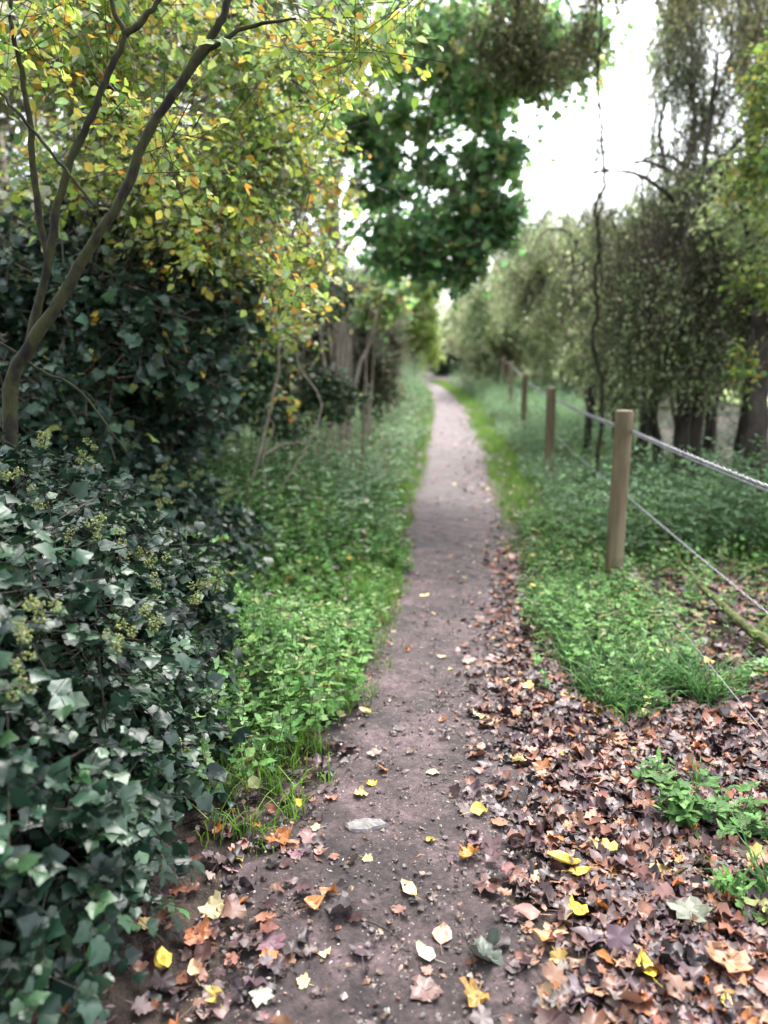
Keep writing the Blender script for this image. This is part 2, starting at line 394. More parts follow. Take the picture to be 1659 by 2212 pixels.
def left_litter(x, y):
    o = pl(y)-x
    return sstep(-.2, .1, o)*(sstep(3.4, 2.4, y)*.7+.03)+.05*sstep(-.5, 0, o)
litter(12000, (-2.2, 0.2, .5, 9), left_litter, .043, 'leaf_litter', 'thinner scatter of brown leaves on dark soil under the ivy, left of the path', pw=1.8)
litter(2600, (-4, 4.5, 3.5, 12), lambda x, y: np.where((pl(y)-x > .25) | (green(x, y) & (x > pr(y)+.1)), .6, 0), .045, 'leaf_litter', 'scattered fallen leaves caught in the green verges on both sides', lift=.13, pw=1.2,
       cols=BR+[(.55, .42, .1)], probs=BP+[3])
def path_litter(x, y):
    inn = (x > pl(y)) & (x < pr(y)); t = (x-pl(y))/(pr(y)-pl(y))
    return inn*(.12+.75*sstep(.45, 1, t)*(y > 3)+.3*sstep(.22, 0, t))
litter(9000, (-.6, 2.6, .6, 24), path_litter, .038, 'leaf_litter', 'sparse small brown and yellow leaves scattered along the trodden path', lift=.003, pw=1.5, tilt=.22,
       cols=BR+[(.55, .42, .2)], probs=BP+[3])
mb = MB(); x, y = scatter(500, -1.3, 3.5, .8, 6, lambda x, y: np.where((x > pl(y)+.1) & (x < pr(y)-.1), .12, .7), 1.5); n = len(x)
a_ = rng.uniform(0, 6.28, n); l_ = rng.uniform(.03, .14, n); A = np.stack([x, y, gz(x, y)+.036], -1); B = A+np.stack([np.cos(a_)*l_, np.sin(a_)*l_, rng.normal(0, .006, n)], -1)
mb.twigs(A, B, .0016, .0008); tag(mb.build('small_twigs', M['twig']), 'tiny broken twigs scattered over the leaves and path', 'twigs', kind='stuff')
# crumbs and pale chips on the path
mb = MB(); x, y = scatter(30000, -.7, 2.4, .7, 12, lambda x, y: (x > pl(y)-.15)*(x < pr(y)+.1)*.8, 1.9); n = len(x)
OV = np.array([[1, 0, 0], [0, 1, 0], [-1, 0, 0], [0, -1, 0], [0, 0, .7], [0, 0, -.7]])
OF = [np.array([[0, 1, 4], [1, 2, 4], [2, 3, 4], [3, 0, 4], [1, 0, 5], [2, 1, 5], [3, 2, 5], [0, 3, 5]])]
a = rng.uniform(0, 6.28, n)
sz = np.minimum(.0027*rng.lognormal(0, .75, n), .016)
place(mb, [(OV*np.array([1, .7, 1]), OF), (OV*np.array([.6, 1.2, .8]), OF)], np.stack([x, y, gz(x, y)+.024], -1), np.stack([np.cos(a), np.sin(a), 0*a], -1),
      np.array([0, 0, 1.])+rng.normal(0, .3, (n, 3)), sz, pal(n, [(.5, .45, .38), (.25, .2, .17), (.08, .06, .055), (.3, .18, .13)], [1.2, 3, 5, 1.5], .25))
tag(mb.build('gravel', M['chip']), 'fine grit and pale chips pressed into the path surface', 'gravel', kind='stuff')

# ------------------------------------------------------------------ single fallen leaves, stone, twigs on the path
def fallen(px, py_, size, col, label, shape='map', rot=None, curl=.25, name='fallen_leaf'):
    p = ground_at(px, py_)
    onp = pl(p[1])-.1 < p[0] < pr(p[1])+.1
    p[2] += .03 if onp else .035
    o = MAP if shape == 'map' else (OVA if shape == 'ova' else IVY)
    # finer blade: outline ring, inner ring, midrib
    o = np.array(o, float); n = len(o); g = np.random.default_rng(int(px*7+py_))
    c = np.array([0, .42]); rings = [1., .66, .33]
    V = []; fa = g.uniform(0, 6.28); fx, fy = 2*math.cos(fa), 2*math.sin(fa)
    for r in rings:
        q = c+(o-c)*r
        z = curl*(q[:, 0]**2*1.5+.5*(q[:, 1]-.4)**2)+.10*curl*np.sin(q[:, 0]*9+g.uniform(0, 6))+.02*np.abs(q[:, 0])*g.uniform(.3, 1)
        z = z+curl*.5*np.maximum(0, q[:, 0]*fx+(q[:, 1]-.4)*fy)**1.3
        if r == 1.: z = z+g.normal(0, .03+.08*curl, n); q = q*g.uniform(.88, 1.06, (n, 1))
        V.append(np.column_stack([q, z]))
    V = np.vstack(V+[[[c[0], c[1], 0]]]); j = np.arange(n); k = (j+1) % n
    F4 = np.vstack([np.stack([a*n+j, a*n+k, (a+1)*n+k, (a+1)*n+j], 1) for a in range(2)])
    F3 = np.stack([2*n+j, 2*n+k, np.full(n, 3*n)], 1)
    a = g.uniform(0, 6.28) if rot is None else R(rot)
    Rm = np.array([[math.cos(a), -math.sin(a), 0], [math.sin(a), math.cos(a), 0], [0, 0, 1]])
    V = (V*size)@Rm.T+p
    mb = MB(); tc = np.array(col)
    t4 = tc*np.exp(g.normal(0, .12, (len(F4), 1))); t3 = tc*np.exp(g.normal(0, .1, (len(F3), 1)))
    mb.add(V, [F4, F3], [t4, t3])
    st = np.array([[0, .42, .005], [0, .0, .004], [.04, -.22, .012], [.1, -.42, .004]])*size@Rm.T+p
    mb.tube(st, [.0009, .0011, .0011, .0013], 5, 3, t=tc*.7)
    root = mb.build(name, M['litter'], origin=tuple(p)); tag(root, label, 'leaf', 'single fallen leaves lying around the path')
    return root
Y_, O_, BRN, CR, GR, PK, DK = (.5, .34, .06), (.5, .17, .04), (.3, .13, .07), (.5, .42, .24), (.085, .10, .08), (.42, .22, .16), (.07, .055, .055)
FL = [
 (352, 2078, .075, (.6, .42, .07), 'bright yellow leaf at the lower left on dark soil beside the ivy', 'ova', 200, .4),
 (482, 1990, .085, CR, 'cream yellow lobed leaf on dark soil left of the crumpled black leaf', 'map', 80, .3),
 (425, 2140, .06, (.5, .34, .2), 'narrow pale tan curled leaf near the bottom edge left of the path', 'ova', 20, .7),
 (445, 2058, .08, (.36, .14, .07), 'reddish brown leaf between the yellow leaf and the path near the bottom', 'map', 60, .4),
 (607, 1845, .085, (.55, .22, .09), 'shiny orange brown leaf at the left edge of the path near the grey stone', 'map', 15, .5),
 (640, 1852, .06, (.16, .06, .09), 'small purple maple leaf just right of the orange brown leaf', 'map', 190, .1),
 (678, 1856, .055, (.33, .18, .14), 'curled pinkish brown leaf above the left edge of the path', 'ova', 250, .6),
 (655, 1983, .07, (.5, .22, .09), 'rolled orange brown leaf on the path between the cream leaf and the black leaf', 'ova', 300, .9),
 (765, 1988, .10, DK, 'crumpled black leaf on the path near the bottom', 'map', 80, .55),
 (895, 1953, .07, (.6, .44, .24), 'pale tan leaf with a long stalk in the middle of the path', 'ova', 30, .3),
 (940, 1832, .035, (.6, .45, .12), 'small yellow sliver of a leaf on the path above the pale tan leaf', 'ova', 100, .5),
 (952, 2062, .085, (.42, .24, .16), 'plain light brown pointed leaf on the path near the bottom', 'ova', 350, .25),
 (1018, 2068, .11, GR, 'large curled grey green leaf at the right edge of the path near the bottom', 'map', 230, .6),
 (940, 2094, .07, (.5, .5, .38), 'pale greenish white oval leaf on the path beside the grey green leaf', 'ova', 50, .3),
 (945, 2150, .09, (.15, .09, .08), 'wide flat dull brown leaf at the bottom centre of the path', 'map', 120, .1),
 (1035, 2160, .07, (.36, .22, .07), 'yellow brown curled leaf at the bottom right edge of the path', 'map', 150, .6),
 (572, 2160, .06, (.33, .32, .25), 'pale grey flattened leaf scrap at the bottom left of the path', 'map', 170, .2),
 (600, 2075, .085, (.15, .08, .10), 'dull purple leaf pressed flat on the path near the bottom', 'map', 40, .1),
 (1255, 1888, .115, Y_, 'large golden yellow leaf on the brown leaves right of the path', 'ova', 70, .35),
 (1224, 1904, .085, (.62, .42, .08), 'smaller yellow leaf touching the large golden yellow leaf', 'ova', 260, .4),
 (1235, 1995, .06, (.7, .46, .03), 'small vivid yellow leaf below the golden yellow pair', 'map', 300, .3),
 (1490, 2015, .11, (.14, .15, .11), 'large grey green leaf lying on brown leaves near the lower right corner', 'map', 340, .25),
 (1600, 2135, .12, (.34, .18, .10), 'big light brown maple leaf in the lower right corner', 'map', 20, .3),
 (1410, 2140, .075, (.66, .45, .05), 'yellow leaf upright among brown leaves in the lower right', 'ova', 10, .4),
 (765, 1730, .06, (.55, .42, .17), 'dull yellow leaf at the left edge of the path above the grey stone', 'map', 260, .35),
 (808, 1713, .04, (.7, .48, .05), 'tiny bright yellow leaf right of the dull yellow leaf', 'map', 30, .3),
 (1103, 1658, .07, (.62, .48, .22), 'pale yellow leaf among brown leaves at the right edge of the path', 'map', 270, .4),
 (803, 1553, .06, (.65, .55, .25), 'pale yellow curled leaf at the left edge of the path beside the grass', 'ova', 80, .5),
 (640, 1745, .055, (.72, .48, .04), 'small yellow orange leaf on the soil left of the path', 'ova', 210, .4),
 (1015, 1772, .075, (.6, .46, .12), 'long yellow curled leaf in the middle right of the path', 'ova', 280, .6),
 (965, 1430, .055, (.6, .5, .28), 'pale cream leaf lying mid path well ahead of the grey stone', 'ova', 80, .3),
 (1150, 1500, .07, (.66, .5, .2), 'bright cream leaf at the right verge where brown leaves begin', 'map', 60, .4),
 (950, 1683, .055, (.45, .4, .22), 'small olive cream leaf alone in the centre of the path', 'ova', 100, .3),
 (1372, 1254, .09, (.62, .46, .12), 'yellow leaf on the ground just right of the nearest fence post', 'map', 160, .5),
 (1025, 1857, .07, (.5, .22, .05), 'orange curled leaf at the boundary of path and brown leaves', 'map', 130, .7),
 (700, 1845, .04, (.2, .14, .12), 'tiny dark brown leaf just below and left of the grey stone', 'ova', 100, .3),
]
for f in FL: fallen(*f)
# flat grey stone
p = ground_at(790, 1800); g = np.random.default_rng(3)
th = np.linspace(0, 2*math.pi, 18, endpoint=False)
rr = 1+.16*np.sin(th*2+.5)+.1*np.sin(th*3+1)+g.normal(0, .05, 18)
mb = MB(); rows = []
for s_, z_ in ((1.02, -.01), (1., .012), (.9, .02), (.5, .024)):
    rows.append(np.stack([.062*rr*s_*np.cos(th), .04*rr*s_*np.sin(th), np.full(18, z_)+g.normal(0, .0012, 18)], -1))
V = np.vstack(rows+[[[0, 0, .025]]])+p+np.array([0, 0, .018]); j = np.arange(18); k = (j+1) % 18
mb.add(V, [np.vstack([np.stack([a*18+j, a*18+k, a*18+18+k, a*18+18+j], 1) for a in range(3)]), np.stack([54+j, 54+k, np.full(18, 72)], 1)])
tag(mb.build('stone', M['stone'], origin=tuple(p)), 'flat grey stone set in the left half of the path', 'stone')
def twig(pts, r, name, label, mat='twig', cat='twig', lift=.03):
    q = [ground_at(a, b)+np.array([0, 0, lift]) for a, b in pts]
    mb = MB(); mb.tube(q, np.linspace(r, r*.5, len(q)), 6, 5, .0015); tag(mb.build(name, M[mat], origin=tuple(q[0])), label, cat)
twig([(795, 2010), (840, 2032), (868, 2052)], .0028, 'twig', 'thin dark twig on the path beside the crumpled black leaf', 'bark_dark')
twig([(560, 1968), (600, 1978), (640, 2010)], .002, 'twig', 'thin dark twig on the soil right of the cream lobed leaf', 'bark_dark')

# ------------------------------------------------------------------ fence
fy = [.55, 5.45, 10.15, 15.0, 19.9, 24.6, 29.5, 34.5]
fence = empty('fence', (FX(5.45), 5.45, float(gz(FX(5.45), 5.45))), 'post and wire fence with round wooden posts running beside the path', 'fence')
tops = []
for i, y in enumerate(fy):
    x = FX(y); z0 = float(gz(x, y)); h = 1.27+rng.normal(0, .012); r = .062 if i < 3 else .058
    mb = MB(); lean = np.array([rng.normal(0, .008), rng.normal(0, .01), 1.])
    if i == 1: lean = np.array([.012, 0, 1.])
    ns = 20; zz = np.array([-.25, 0, .2, .4, .6, .8, 1.0, 1.15, h-.012, h-.002]); rad = r*np.array([1.06, 1.05, 1.03, 1.02, 1, .99, 1, 1, .995, .93])
    th = np.linspace(0, 2*math.pi, ns, endpoint=False); irr = 1+rng.normal(0, .012, ns)
    V = np.vstack([np.stack([x+lean[0]*a+b*irr*np.cos(th), y+lean[1]*a+b*irr*np.sin(th), np.full(ns, z0+a)], -1) for a, b in zip(zz, rad)])
    j = np.arange(ns); k = (j+1) % ns
    mb.add(V, [np.vstack([np.stack([a*ns+j, a*ns+k, a*ns+ns+k, a*ns+ns+j], 1) for a in range(len(zz)-1)])])
    po = mb.build('post', M['post'], fence, smooth=True)
    mb = MB(); c = np.array([x+lean[0]*h, y+lean[1]*h, z0+h])
    ring = V[-ns:]; V2 = np.vstack([ring+np.array([0, 0, .0005]), c+(ring-c)*.5+np.array([0, 0, .002]), c[None]+np.array([0, 0, .002])])
    mb.add(V2, [np.stack([j, k, ns+k, ns+j], 1), np.stack([ns+j, ns+k, np.full(ns, 2*ns)], 1)])
    e = mb.build('end_grain', M['posttop'], po)
    e.location = (0, 0, 0); e.data.transform(__import__('mathutils').Matrix.Translation(-Vector(po.location)+Vector((0, 0, 0))))
    po_loc = Vector(fence.location)
    e.data.transform(__import__('mathutils').Matrix.Translation(-po_loc))
    tops.append((x, y, z0))
def wire_run(h, sag, r, double, barbs):
    mb = MB()
    for a, b in zip(tops[:-1], tops[1:]):
        L = b[1]-a[1]; n = int(60 if b[1] < 12 else 20)
        t = np.linspace(0, 1, n); base = np.outer(1-t, a)+np.outer(t, b)
        base[:, 2] += h-sag*4*t*(1-t); base[:, 0] += .068
        if double:
            for ph in (0, math.pi):
                q = base.copy(); w = t*L*38+ph
                q[:, 2] += .0045*np.sin(w); q[:, 0] += .0045*np.cos(w)
                mb.tube(q, r, 5, 1, cap=False)
        else: mb.tube(base, r, 5, 1, cap=False)
        if barbs:
            m = int(L/.07); tt = np.linspace(0, 1, m)[1:-1]; c = np.outer(1-tt, a)+np.outer(tt, b); c[:, 2] += h-sag*4*tt*(1-tt); c[:, 0] += .068
            o = np.array([0, 0, 1.])*.028+rng.normal(0, .006, (len(c), 3))
            mb.twigs(c-o*.5, c+o*.6, r*.8, r*.5)
    mb.build('wire', M['wire'], fence)
wire_run(1.13, .02, .0050, True, True)
wire_run(1.112, .02, .0050, False, False)
wire_run(.66, .02, .0018, True, True)
wire_run(.22, .03, .0018, False, False)

# mossy fallen branches beyond the fence
def branch_thing(pts, rad, name, label, mat, cat='branch', side=None):
    mb = MB(); mb.tube(pts, rad, 9, 6, .004)
    if side:
        for s_, r_ in side: mb.tube(s_, r_, 7, 5, .003)
    tag(mb.build(name, M[mat], smooth=True, origin=tuple(pts[0])), label, cat)
a = P(1800, 1400, 3.3); b = P(1640, 1300, 3.9); c = P(1540, 1205, 4.7); d = P(1470, 1160, 5.6)
for q in (a, b, c, d): q[2] = float(gz(q[0], q[1]))+.12
branch_thing([a, b, c, d], [.032, .028, .022, .01], 'fallen_branch', 'moss covered yellow green fallen branch behind the fence at the right edge', 'moss',
             side=[([b, b+[.25, .2, .15], b+[.5, .3, .22]], [.02, .012, .006])])

# ------------------------------------------------------------------ grass and herbs
GRC = [(.10, .21, .035), (.15, .29, .04), (.20, .35, .06), (.28, .37, .10), (.07, .15, .03)]
def grass(name, x, y, h, label, colors=GRC, probs=(3, 4, 3, 1, 2), lean=.5, w=.0028):
    n = len(x); mb = MB(); z = gz(x, y)-.005
    a = rng.uniform(0, 6.28, n); hh = h*rng.uniform(.45, 1.25, n); ln = hh*lean*rng.uniform(.2, 1.5, n)
    dx, dy = np.cos(a), np.sin(a); V = np.empty((n, 7, 3))
    b = a+1.57+rng.normal(0, .5, n); ex, ey = np.cos(b)*w, np.sin(b)*w
    for i, (t, s, bow) in enumerate(((0, 1, 0), (.4, .9, .12), (.78, .6, .5))):
        for q, sg in enumerate((-1, 1)):
            V[:, i*2+q] = np.stack([x+dx*ln*bow+sg*ex*s, y+dy*ln*bow+sg*ey*s, z+hh*t*(1-.12*bow)], -1)
    V[:, 6] = np.stack([x+dx*ln, y+dy*ln, z+hh*.86], -1)
    B = np.arange(n)[:, None]*7
    T = pal(n, colors, probs, .2)
    mb.add(V.reshape(-1, 3), [np.concatenate([B+[[0, 1, 3, 2]], B+[[2, 3, 5, 4]]]), B+[[4, 5, 6]]], [np.concatenate([T, T]), T])
    tag(mb.build(name, M['grass']), label, 'grass', kind='stuff')
def tuft(x, y, k, s):
    return np.repeat(x, k)+rng.normal(0, s, len(x)*k), np.repeat(y, k)+rng.normal(0, s, len(x)*k)
wg = Waves(2.2)
def gfn_left(x, y):
    o = pl(y)-x
    m = (.5+.5*np.sign(wg(np.stack([x, y, 0*x], -1))+.5))
    return sstep(-.13, .0, o)*sstep(.6, .3, o)*sstep(2.3, 4.2, y)*(.5+.5*m)
x, y = scatter(19000, -1.6, 2.2, 2.2, 30, gfn_left, 1.5); x, y = tuft(x, y, 9, .025)
grass('grass', x, y, .12, 'strip of bright green grass along the left edge of the path')
def gfn_right(x, y):
    o = x-pr(y); far = sstep(5.2, 7.5, y)
    m = (.5+.5*np.sign(wg(np.stack([x, y, 0*x], -1))+.6))
    return sstep(-.08, .05, o)*sstep(.75, .4, o)*far*(.6+.4*m)
x, y = scatter(16000, .6, 4.5, 4.5, 32, gfn_right, 1.3); x, y = tuft(x, y, 9, .03)
grass('grass', x, y, .13, 'strip of bright green grass between the path and the fence')
# leafy tufts on the right verge near the nearest post
x = []; y = []
for c, a, b in GP:
    n = int(260*a*b/.18); t = rng.uniform(0, 6.28, n); r = np.sqrt(rng.random(n))
    x.append(c[0]+a*r*np.cos(t)*.9); y.append(c[1]+b*r*np.sin(t)*.9)
gx, gy = scatter(2600, .9, 2.6, 3.0, 6.5, lambda x, y: green(x, y)*(.25+.75*sstep(4.6, 3.6, y))*(x < FX(y)+.12+.1*wz(np.stack([x*2, y*2, 0*x], -1))), 1.)
x = np.concatenate(x+[gx]); y = np.concatenate(y+[gy]); k = (x > pr(y)+.12) & (W2(np.stack([x, y, 0*x], -1)) > rng.normal(-.7, .6, len(x))); x, y = tuft(x[k], y[k], 11, .018)
grass('grass', x, y, .17, 'lush arching dark green grass tufts among brown leaves right of the path', lean=1.0, w=.0042, colors=[(.04, .11, .035), (.07, .17, .04), (.11, .23, .06)], probs=(3, 3, 1.5))
# wide meadow-ish fill behind fence and left
def gfill(x, y): return (((x > FX(y)-.2) & (y > 5.6) & (x < FX(y)+2.2)) | (x < pl(y)-.7))*(y > 4)*.8*sstep(3.5, 6, y)
x, y = scatter(15000, -7, 9, 4, 34, gfill, 1.2); x, y = tuft(x, y, 6, .06)
grass('grass', x, y, .2, 'rough grass among the herbs further from the path', w=.004, lean=.7)

HC = [(.09, .21, .055), (.14, .30, .075), (.20, .37, .11), (.30, .45, .20), (.055, .12, .035), (.36, .36, .16)]
HP = [4, 4.6, 3.6, 2, 2.6, .9]
def herbs(name, n, box, fn, h, label, pairs=5, leaf=.056, colors=HC, probs=HP, pw=1.3, mat='herb', temps=HERB_T, hvar=None):
    mbS = MB(); x, y = scatter(n, *box, fn, pw); n = len(x); z = gz(x, y)
    H = h*rng.uniform(.5, 1.25, n)
    if hvar is not None: H = H*hvar(x, y)
    ln = rng.normal(0, .16, (n, 2))*H[:, None]
    A = np.stack([x, y, z], -1); B = A+np.concatenate([ln, H[:, None]], 1)
    k = pairs*2
    t = np.repeat((np.arange(pairs)+1)/pairs, 2)[None]*np.ones((n, 1)); t = .15+.85*t
    pos = A[:, None]+(B-A)[:, None]*t[..., None]
    ang = rng.uniform(0, 6.28, n)[:, None]+np.repeat(np.arange(pairs)*1.571, 2)[None]+np.tile([0, math.pi], pairs)[None]+rng.normal(0, .25, (n, k))
    el = rng.normal(.05, .25, (n, k))+.5*(t > .95)
    d = np.stack([np.cos(ang), np.sin(ang), el], -1)
    nr = np.array([0, 0, 1.])+rng.normal(0, .22, (n, k, 3))
    sz = leaf*rng.uniform(.5, 1.35, (n, k))*(1.15-.5*t**2)*(rng.uniform(.7, 1.2, n)[:, None])
    pc = rng.choice(len(colors), n, p=np.array(probs)/sum(probs)); pick = np.where(rng.random((n, k)) < .65, pc[:, None], rng.choice(len(colors), (n, k), p=np.array(probs)/sum(probs)))
    mb = MB(); place(mb, temps, pos.reshape(-1, 3), d.reshape(-1, 3), nr.reshape(-1, 3), sz.ravel(), pal(n*k, colors, probs, .17, pick.ravel()))
    m2 = MB(); m2.twigs(A, B, .0022, .0012)
    V = np.concatenate(m2.V); F = m2.F[4][0]
    mb.add(V, [F], [np.array([.12, .15, .06])])
    tag(mb.build(name, M[mat]), label, 'plants', kind='stuff')
wh = Waves(1.6)
def hvar(x, y): return np.clip(1+.45*wh(np.stack([x, y, 0*x], -1)), .35, 1.8)
def hl(x, y):
    o = pl(y)-x
    return sstep(.06, .32, o+.08*wh(np.stack([x, y, 0*x+3], -1)))*sstep(2.3, 3.3, y)*(x > -3.5-.2*y)*.95
herbs('undergrowth', 8500, (-3.4, .5, 2.3, 9), hl, .36, 'low leafy green herbs filling the left verge beside the path', hvar=lambda x, y: hvar(x, y)*(.5+.8*sstep(.2, 1.2, pl(y)-x)))
herbs('undergrowth', 9500, (-6, 1.6, 5.5, 30), lambda x, y: hl(x, y)*sstep(5.2, 8.5, y+.8*(pl(y)-x)), .62, 'taller pale green nettles on the left verge towards the distant bend', pairs=5, leaf=.075, temps=SIM_T, colors=[(.10, .20, .08), (.17, .29, .14), (.24, .37, .2), (.31, .42, .25), (.3, .26, .19)], probs=(2, 4, 3, 2, .8), hvar=hvar)
def hr(x, y):
    o = x-pr(y)
    near = in_patch(x, y)*.55+green(x, y)*np.clip(.8+.5*wh(np.stack([x+7, y, 0*x], -1)), .12, 1)*sstep(0, .5, np.maximum(x-.9, 0)+.35*(y-3.2))
    return np.clip(sstep(.02, .14, o)*near*(o < 9)+.0, 0, 1)*np.where((y < 6.2) & (x > FX(y)+.1), .22, 1)
herbs('undergrowth', 9000, (.5, 4.5, 1.6, 8), hr, .14, 'low green herbs around the nearest fence post', pairs=4, leaf=.048, colors=HC+[(.2, .2, .09)], probs=HP+[1.5], pw=1., hvar=lambda x, y: hvar(x, y)*(.45+.8*sstep(3.2, 4.6, y)))
herbs('undergrowth', 13000, (1.2, 7, 6, 30), lambda x, y: sstep(.35, .6, x-pr(y))*.9*sstep(FX(y)+2.6, FX(y)+1.7, x), .42, 'pale grey green nettles under and beyond the wire fence', pairs=5, leaf=.07, temps=SIM_T,
      colors=[(.12, .21, .10), (.18, .29, .15), (.24, .36, .21), (.15, .28, .09)], probs=(3, 4, 2, 2), hvar=hvar)
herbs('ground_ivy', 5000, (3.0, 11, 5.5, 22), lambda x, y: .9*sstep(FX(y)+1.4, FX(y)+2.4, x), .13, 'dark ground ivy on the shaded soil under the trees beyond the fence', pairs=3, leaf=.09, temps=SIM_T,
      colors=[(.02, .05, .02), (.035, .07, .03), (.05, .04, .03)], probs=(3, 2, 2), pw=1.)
# small broad-leaved plant at lower right and rosette at left edge
def plant(px, py_, n, rad, h, leaf, label, cols, temps=HERB_T, cat='plant', group=None):
    c = ground_at(px, py_); e = empty('leafy_plant', tuple(c), label, cat, group)
    m1, m2 = MB(), MB()
    for s_ in range(n):
        a = rng.uniform(0, 6.28); rr = rad*math.sqrt(rng.random()); A = c-np.array([0, 0, .004])
        B = A+np.array([rng.normal(0, .02)+1.1*rr*math.cos(a), rng.normal(0, .02)+1.1*rr*math.sin(a), h*rng.uniform(.5, 1.1)])
        m2.tube([A, (A+B)/2+rng.normal(0, .006, 3), B], [.002, .0016, .001], 5, 3)
        k = 7; t = rng.uniform(.35, 1, k); an = np.arange(k)*2.4+rng.uniform(0, 6)
        pos = A+(B-A)*t[:, None]; d = np.stack([np.cos(an), np.sin(an), rng.normal(.15, .2, k)], -1)
        place(m1, temps, pos, d, np.array([0, 0, 1.])+rng.normal(0, .2, (k, 3)), leaf*rng.uniform(.6, 1.2, k), pal(k, cols, [1]*len(cols), .15))
    m1.build('foliage', M['herb'], e); m2.build('stem', M['twig'], e)
G1 = [(.10, .22, .06), (.15, .29, .09), (.08, .17, .05)]
plant(1480, 1775, 16, .13, .14, .055, 'small bright green nettle like plant on brown leaves in the lower right', G1)
plant(1600, 1800, 14, .13, .12, .05, 'green leafy plant at the right edge above the lower right leaves', G1)
plant(712, 1545, 9, .07, .07, .08, 'rosette of broad green dock leaves at the left edge of the path', [(.1, .22, .07), (.13, .27, .09)])
plant(640, 1590, 12, .13, .11, .04, 'feathery small leaved herb between the ivy and the path', G1)
plant(545, 1575, 12, .12, .16, .05, 'round leaved green herb at the foot of the ivy bush', G1)
def gnear(x, y):
    o = pl(y)-x; return sstep(-.02, .08, o)*sstep(.5, .25, o)*.8
x, y = scatter(260, -1.0, .1, 2.25, 3.6, gnear, 1.); x, y = tuft(x, y, 9, .02)
grass('grass', x, y, .13, 'loose bright grass tufts over leaves at the near left edge of the path', lean=.9)

# ------------------------------------------------------------------ ivy bush (left foreground)
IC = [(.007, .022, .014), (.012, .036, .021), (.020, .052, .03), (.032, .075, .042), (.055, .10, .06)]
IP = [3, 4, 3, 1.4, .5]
ivy = empty('ivy_bush', (-1.2, 2.3, float(gz(-1.2, 2.3))), 'big dark glossy ivy bush with yellow green flower heads filling the left foreground', 'bush')
ib = [wb((-1.42, 2.1, .45), (.78, 1.0, .82)), wb((-1.3, 3.0, .35), (.66, .75, .62)), wb((-1.75, 1.3, .6), (.8, .8, .75)), wb((-1.6, 2.9, .55), (.8, .9, .7)), wb((-1.02, 2.55, .2), (.42, .75, .45)), wb((-1.1, 1.75, .3), (.5, .55, .55))]
mL, mT = MB(), MB()
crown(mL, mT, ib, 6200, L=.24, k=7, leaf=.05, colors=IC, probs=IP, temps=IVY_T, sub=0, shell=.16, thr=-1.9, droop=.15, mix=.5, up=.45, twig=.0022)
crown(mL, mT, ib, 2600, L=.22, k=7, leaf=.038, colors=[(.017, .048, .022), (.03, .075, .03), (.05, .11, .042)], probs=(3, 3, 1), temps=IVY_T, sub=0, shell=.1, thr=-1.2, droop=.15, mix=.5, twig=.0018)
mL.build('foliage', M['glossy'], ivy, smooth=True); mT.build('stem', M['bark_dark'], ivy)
# umbels
def umbels(parent, blobs, n, rad, side=(.5, -.3, .8)):
    mb = MB(); bi = rng.integers(0, len(blobs), n); C = np.array([b[0] for b in blobs])[bi]; RR = np.array([b[1] for b in blobs])[bi]
    q = unit(rng.normal(size=(n, 3))+np.array(side)*1.3); o = C+q*RR*rng.uniform(.98, 1.1, (n, 1))
    k = o[:, 2] > .35; o = o[k]; q = q[k]; n = len(o)
    # each head: several balls of tiny buds
    nb = 5; hb = np.repeat(o, nb, 0)+rng.normal(0, rad*1.7, (n*nb, 3)); m = 24
    dd = unit(rng.normal(size=(n*nb, m, 3))); pos = hb[:, None]+dd*rad*rng.uniform(.85, 1.1, (n*nb, m, 1))
    pos = pos.reshape(-1, 3); N_ = len(pos)
    place(mb, [(OV, OF)], pos, dd.reshape(-1, 3), rng.normal(size=(N_, 3)), .0042*rng.uniform(.7, 1.3, N_), pal(N_, [(.24, .28, .10), (.31, .33, .12), (.17, .21, .08)], [2, 2, 1.5], .15))
    mb.build('flower_head', M['flower'], parent)
umbels(ivy, ib[:4], 95, .014)
# bare stems poking through ivy base
# second, farther dark ivy bank
ivy2 = empty('ivy_bank', (-1.6, 4.6, float(gz(-1.6, 4.6))), 'low dark ivy bank behind the ivy bush, at the edge of the green herbs', 'bush')
ib2 = [wb((-1.75, 4.2, .4), (.85, .9, .62)), wb((-2.2, 5.0, .6), (1.0, .9, .8)), wb((-1.45, 4.9, .35), (.65, .7, .55))]
mL, mT = MB(), MB()
crown(mL, mT, ib2, 2600, L=.25, k=7, leaf=.055, colors=IC, probs=IP, temps=IVY_T, sub=0, shell=.16, thr=-1.6, droop=.15, mix=.5, twig=.002)
mL.build('foliage', M['glossy'], ivy2, smooth=True); mT.build('stem', M['bark_dark'], ivy2)
umbels(ivy2, ib2, 45, .014)

# ------------------------------------------------------------------ trees
def limbs(mb, specs, sides=9, wob=.006):
    for pts, r in specs: mb.tube(pts, r, sides, 6, wob)
def tree(name, label, cat, base, trunk, crowns, bark='bark_dark', leafm='leaf', twigm='twig', group=None, sides=9, wob=.006, extra=None):
    e = empty(name, tuple(base), label, cat, group)
    mb = MB(); limbs(mb, trunk, sides, wob); mb.build('trunk', M[bark], e, smooth=True)
    mL, mT = MB(), MB()
    for c in crowns: crown(mL, mT, **c)
    mL.build('crown', M[leafm], e, smooth=True)
    if mT.n: mT.build('twig', M[twigm], e)
    return e
def gb(x, y): return np.array([x, y, float(gz(x, y))])
def line(pts, d):  # polyline in depth d (scalar or list)
    d = np.ones(len(pts))*d
    return [P(a, b, c) for (a, b), c in zip(pts, d)]

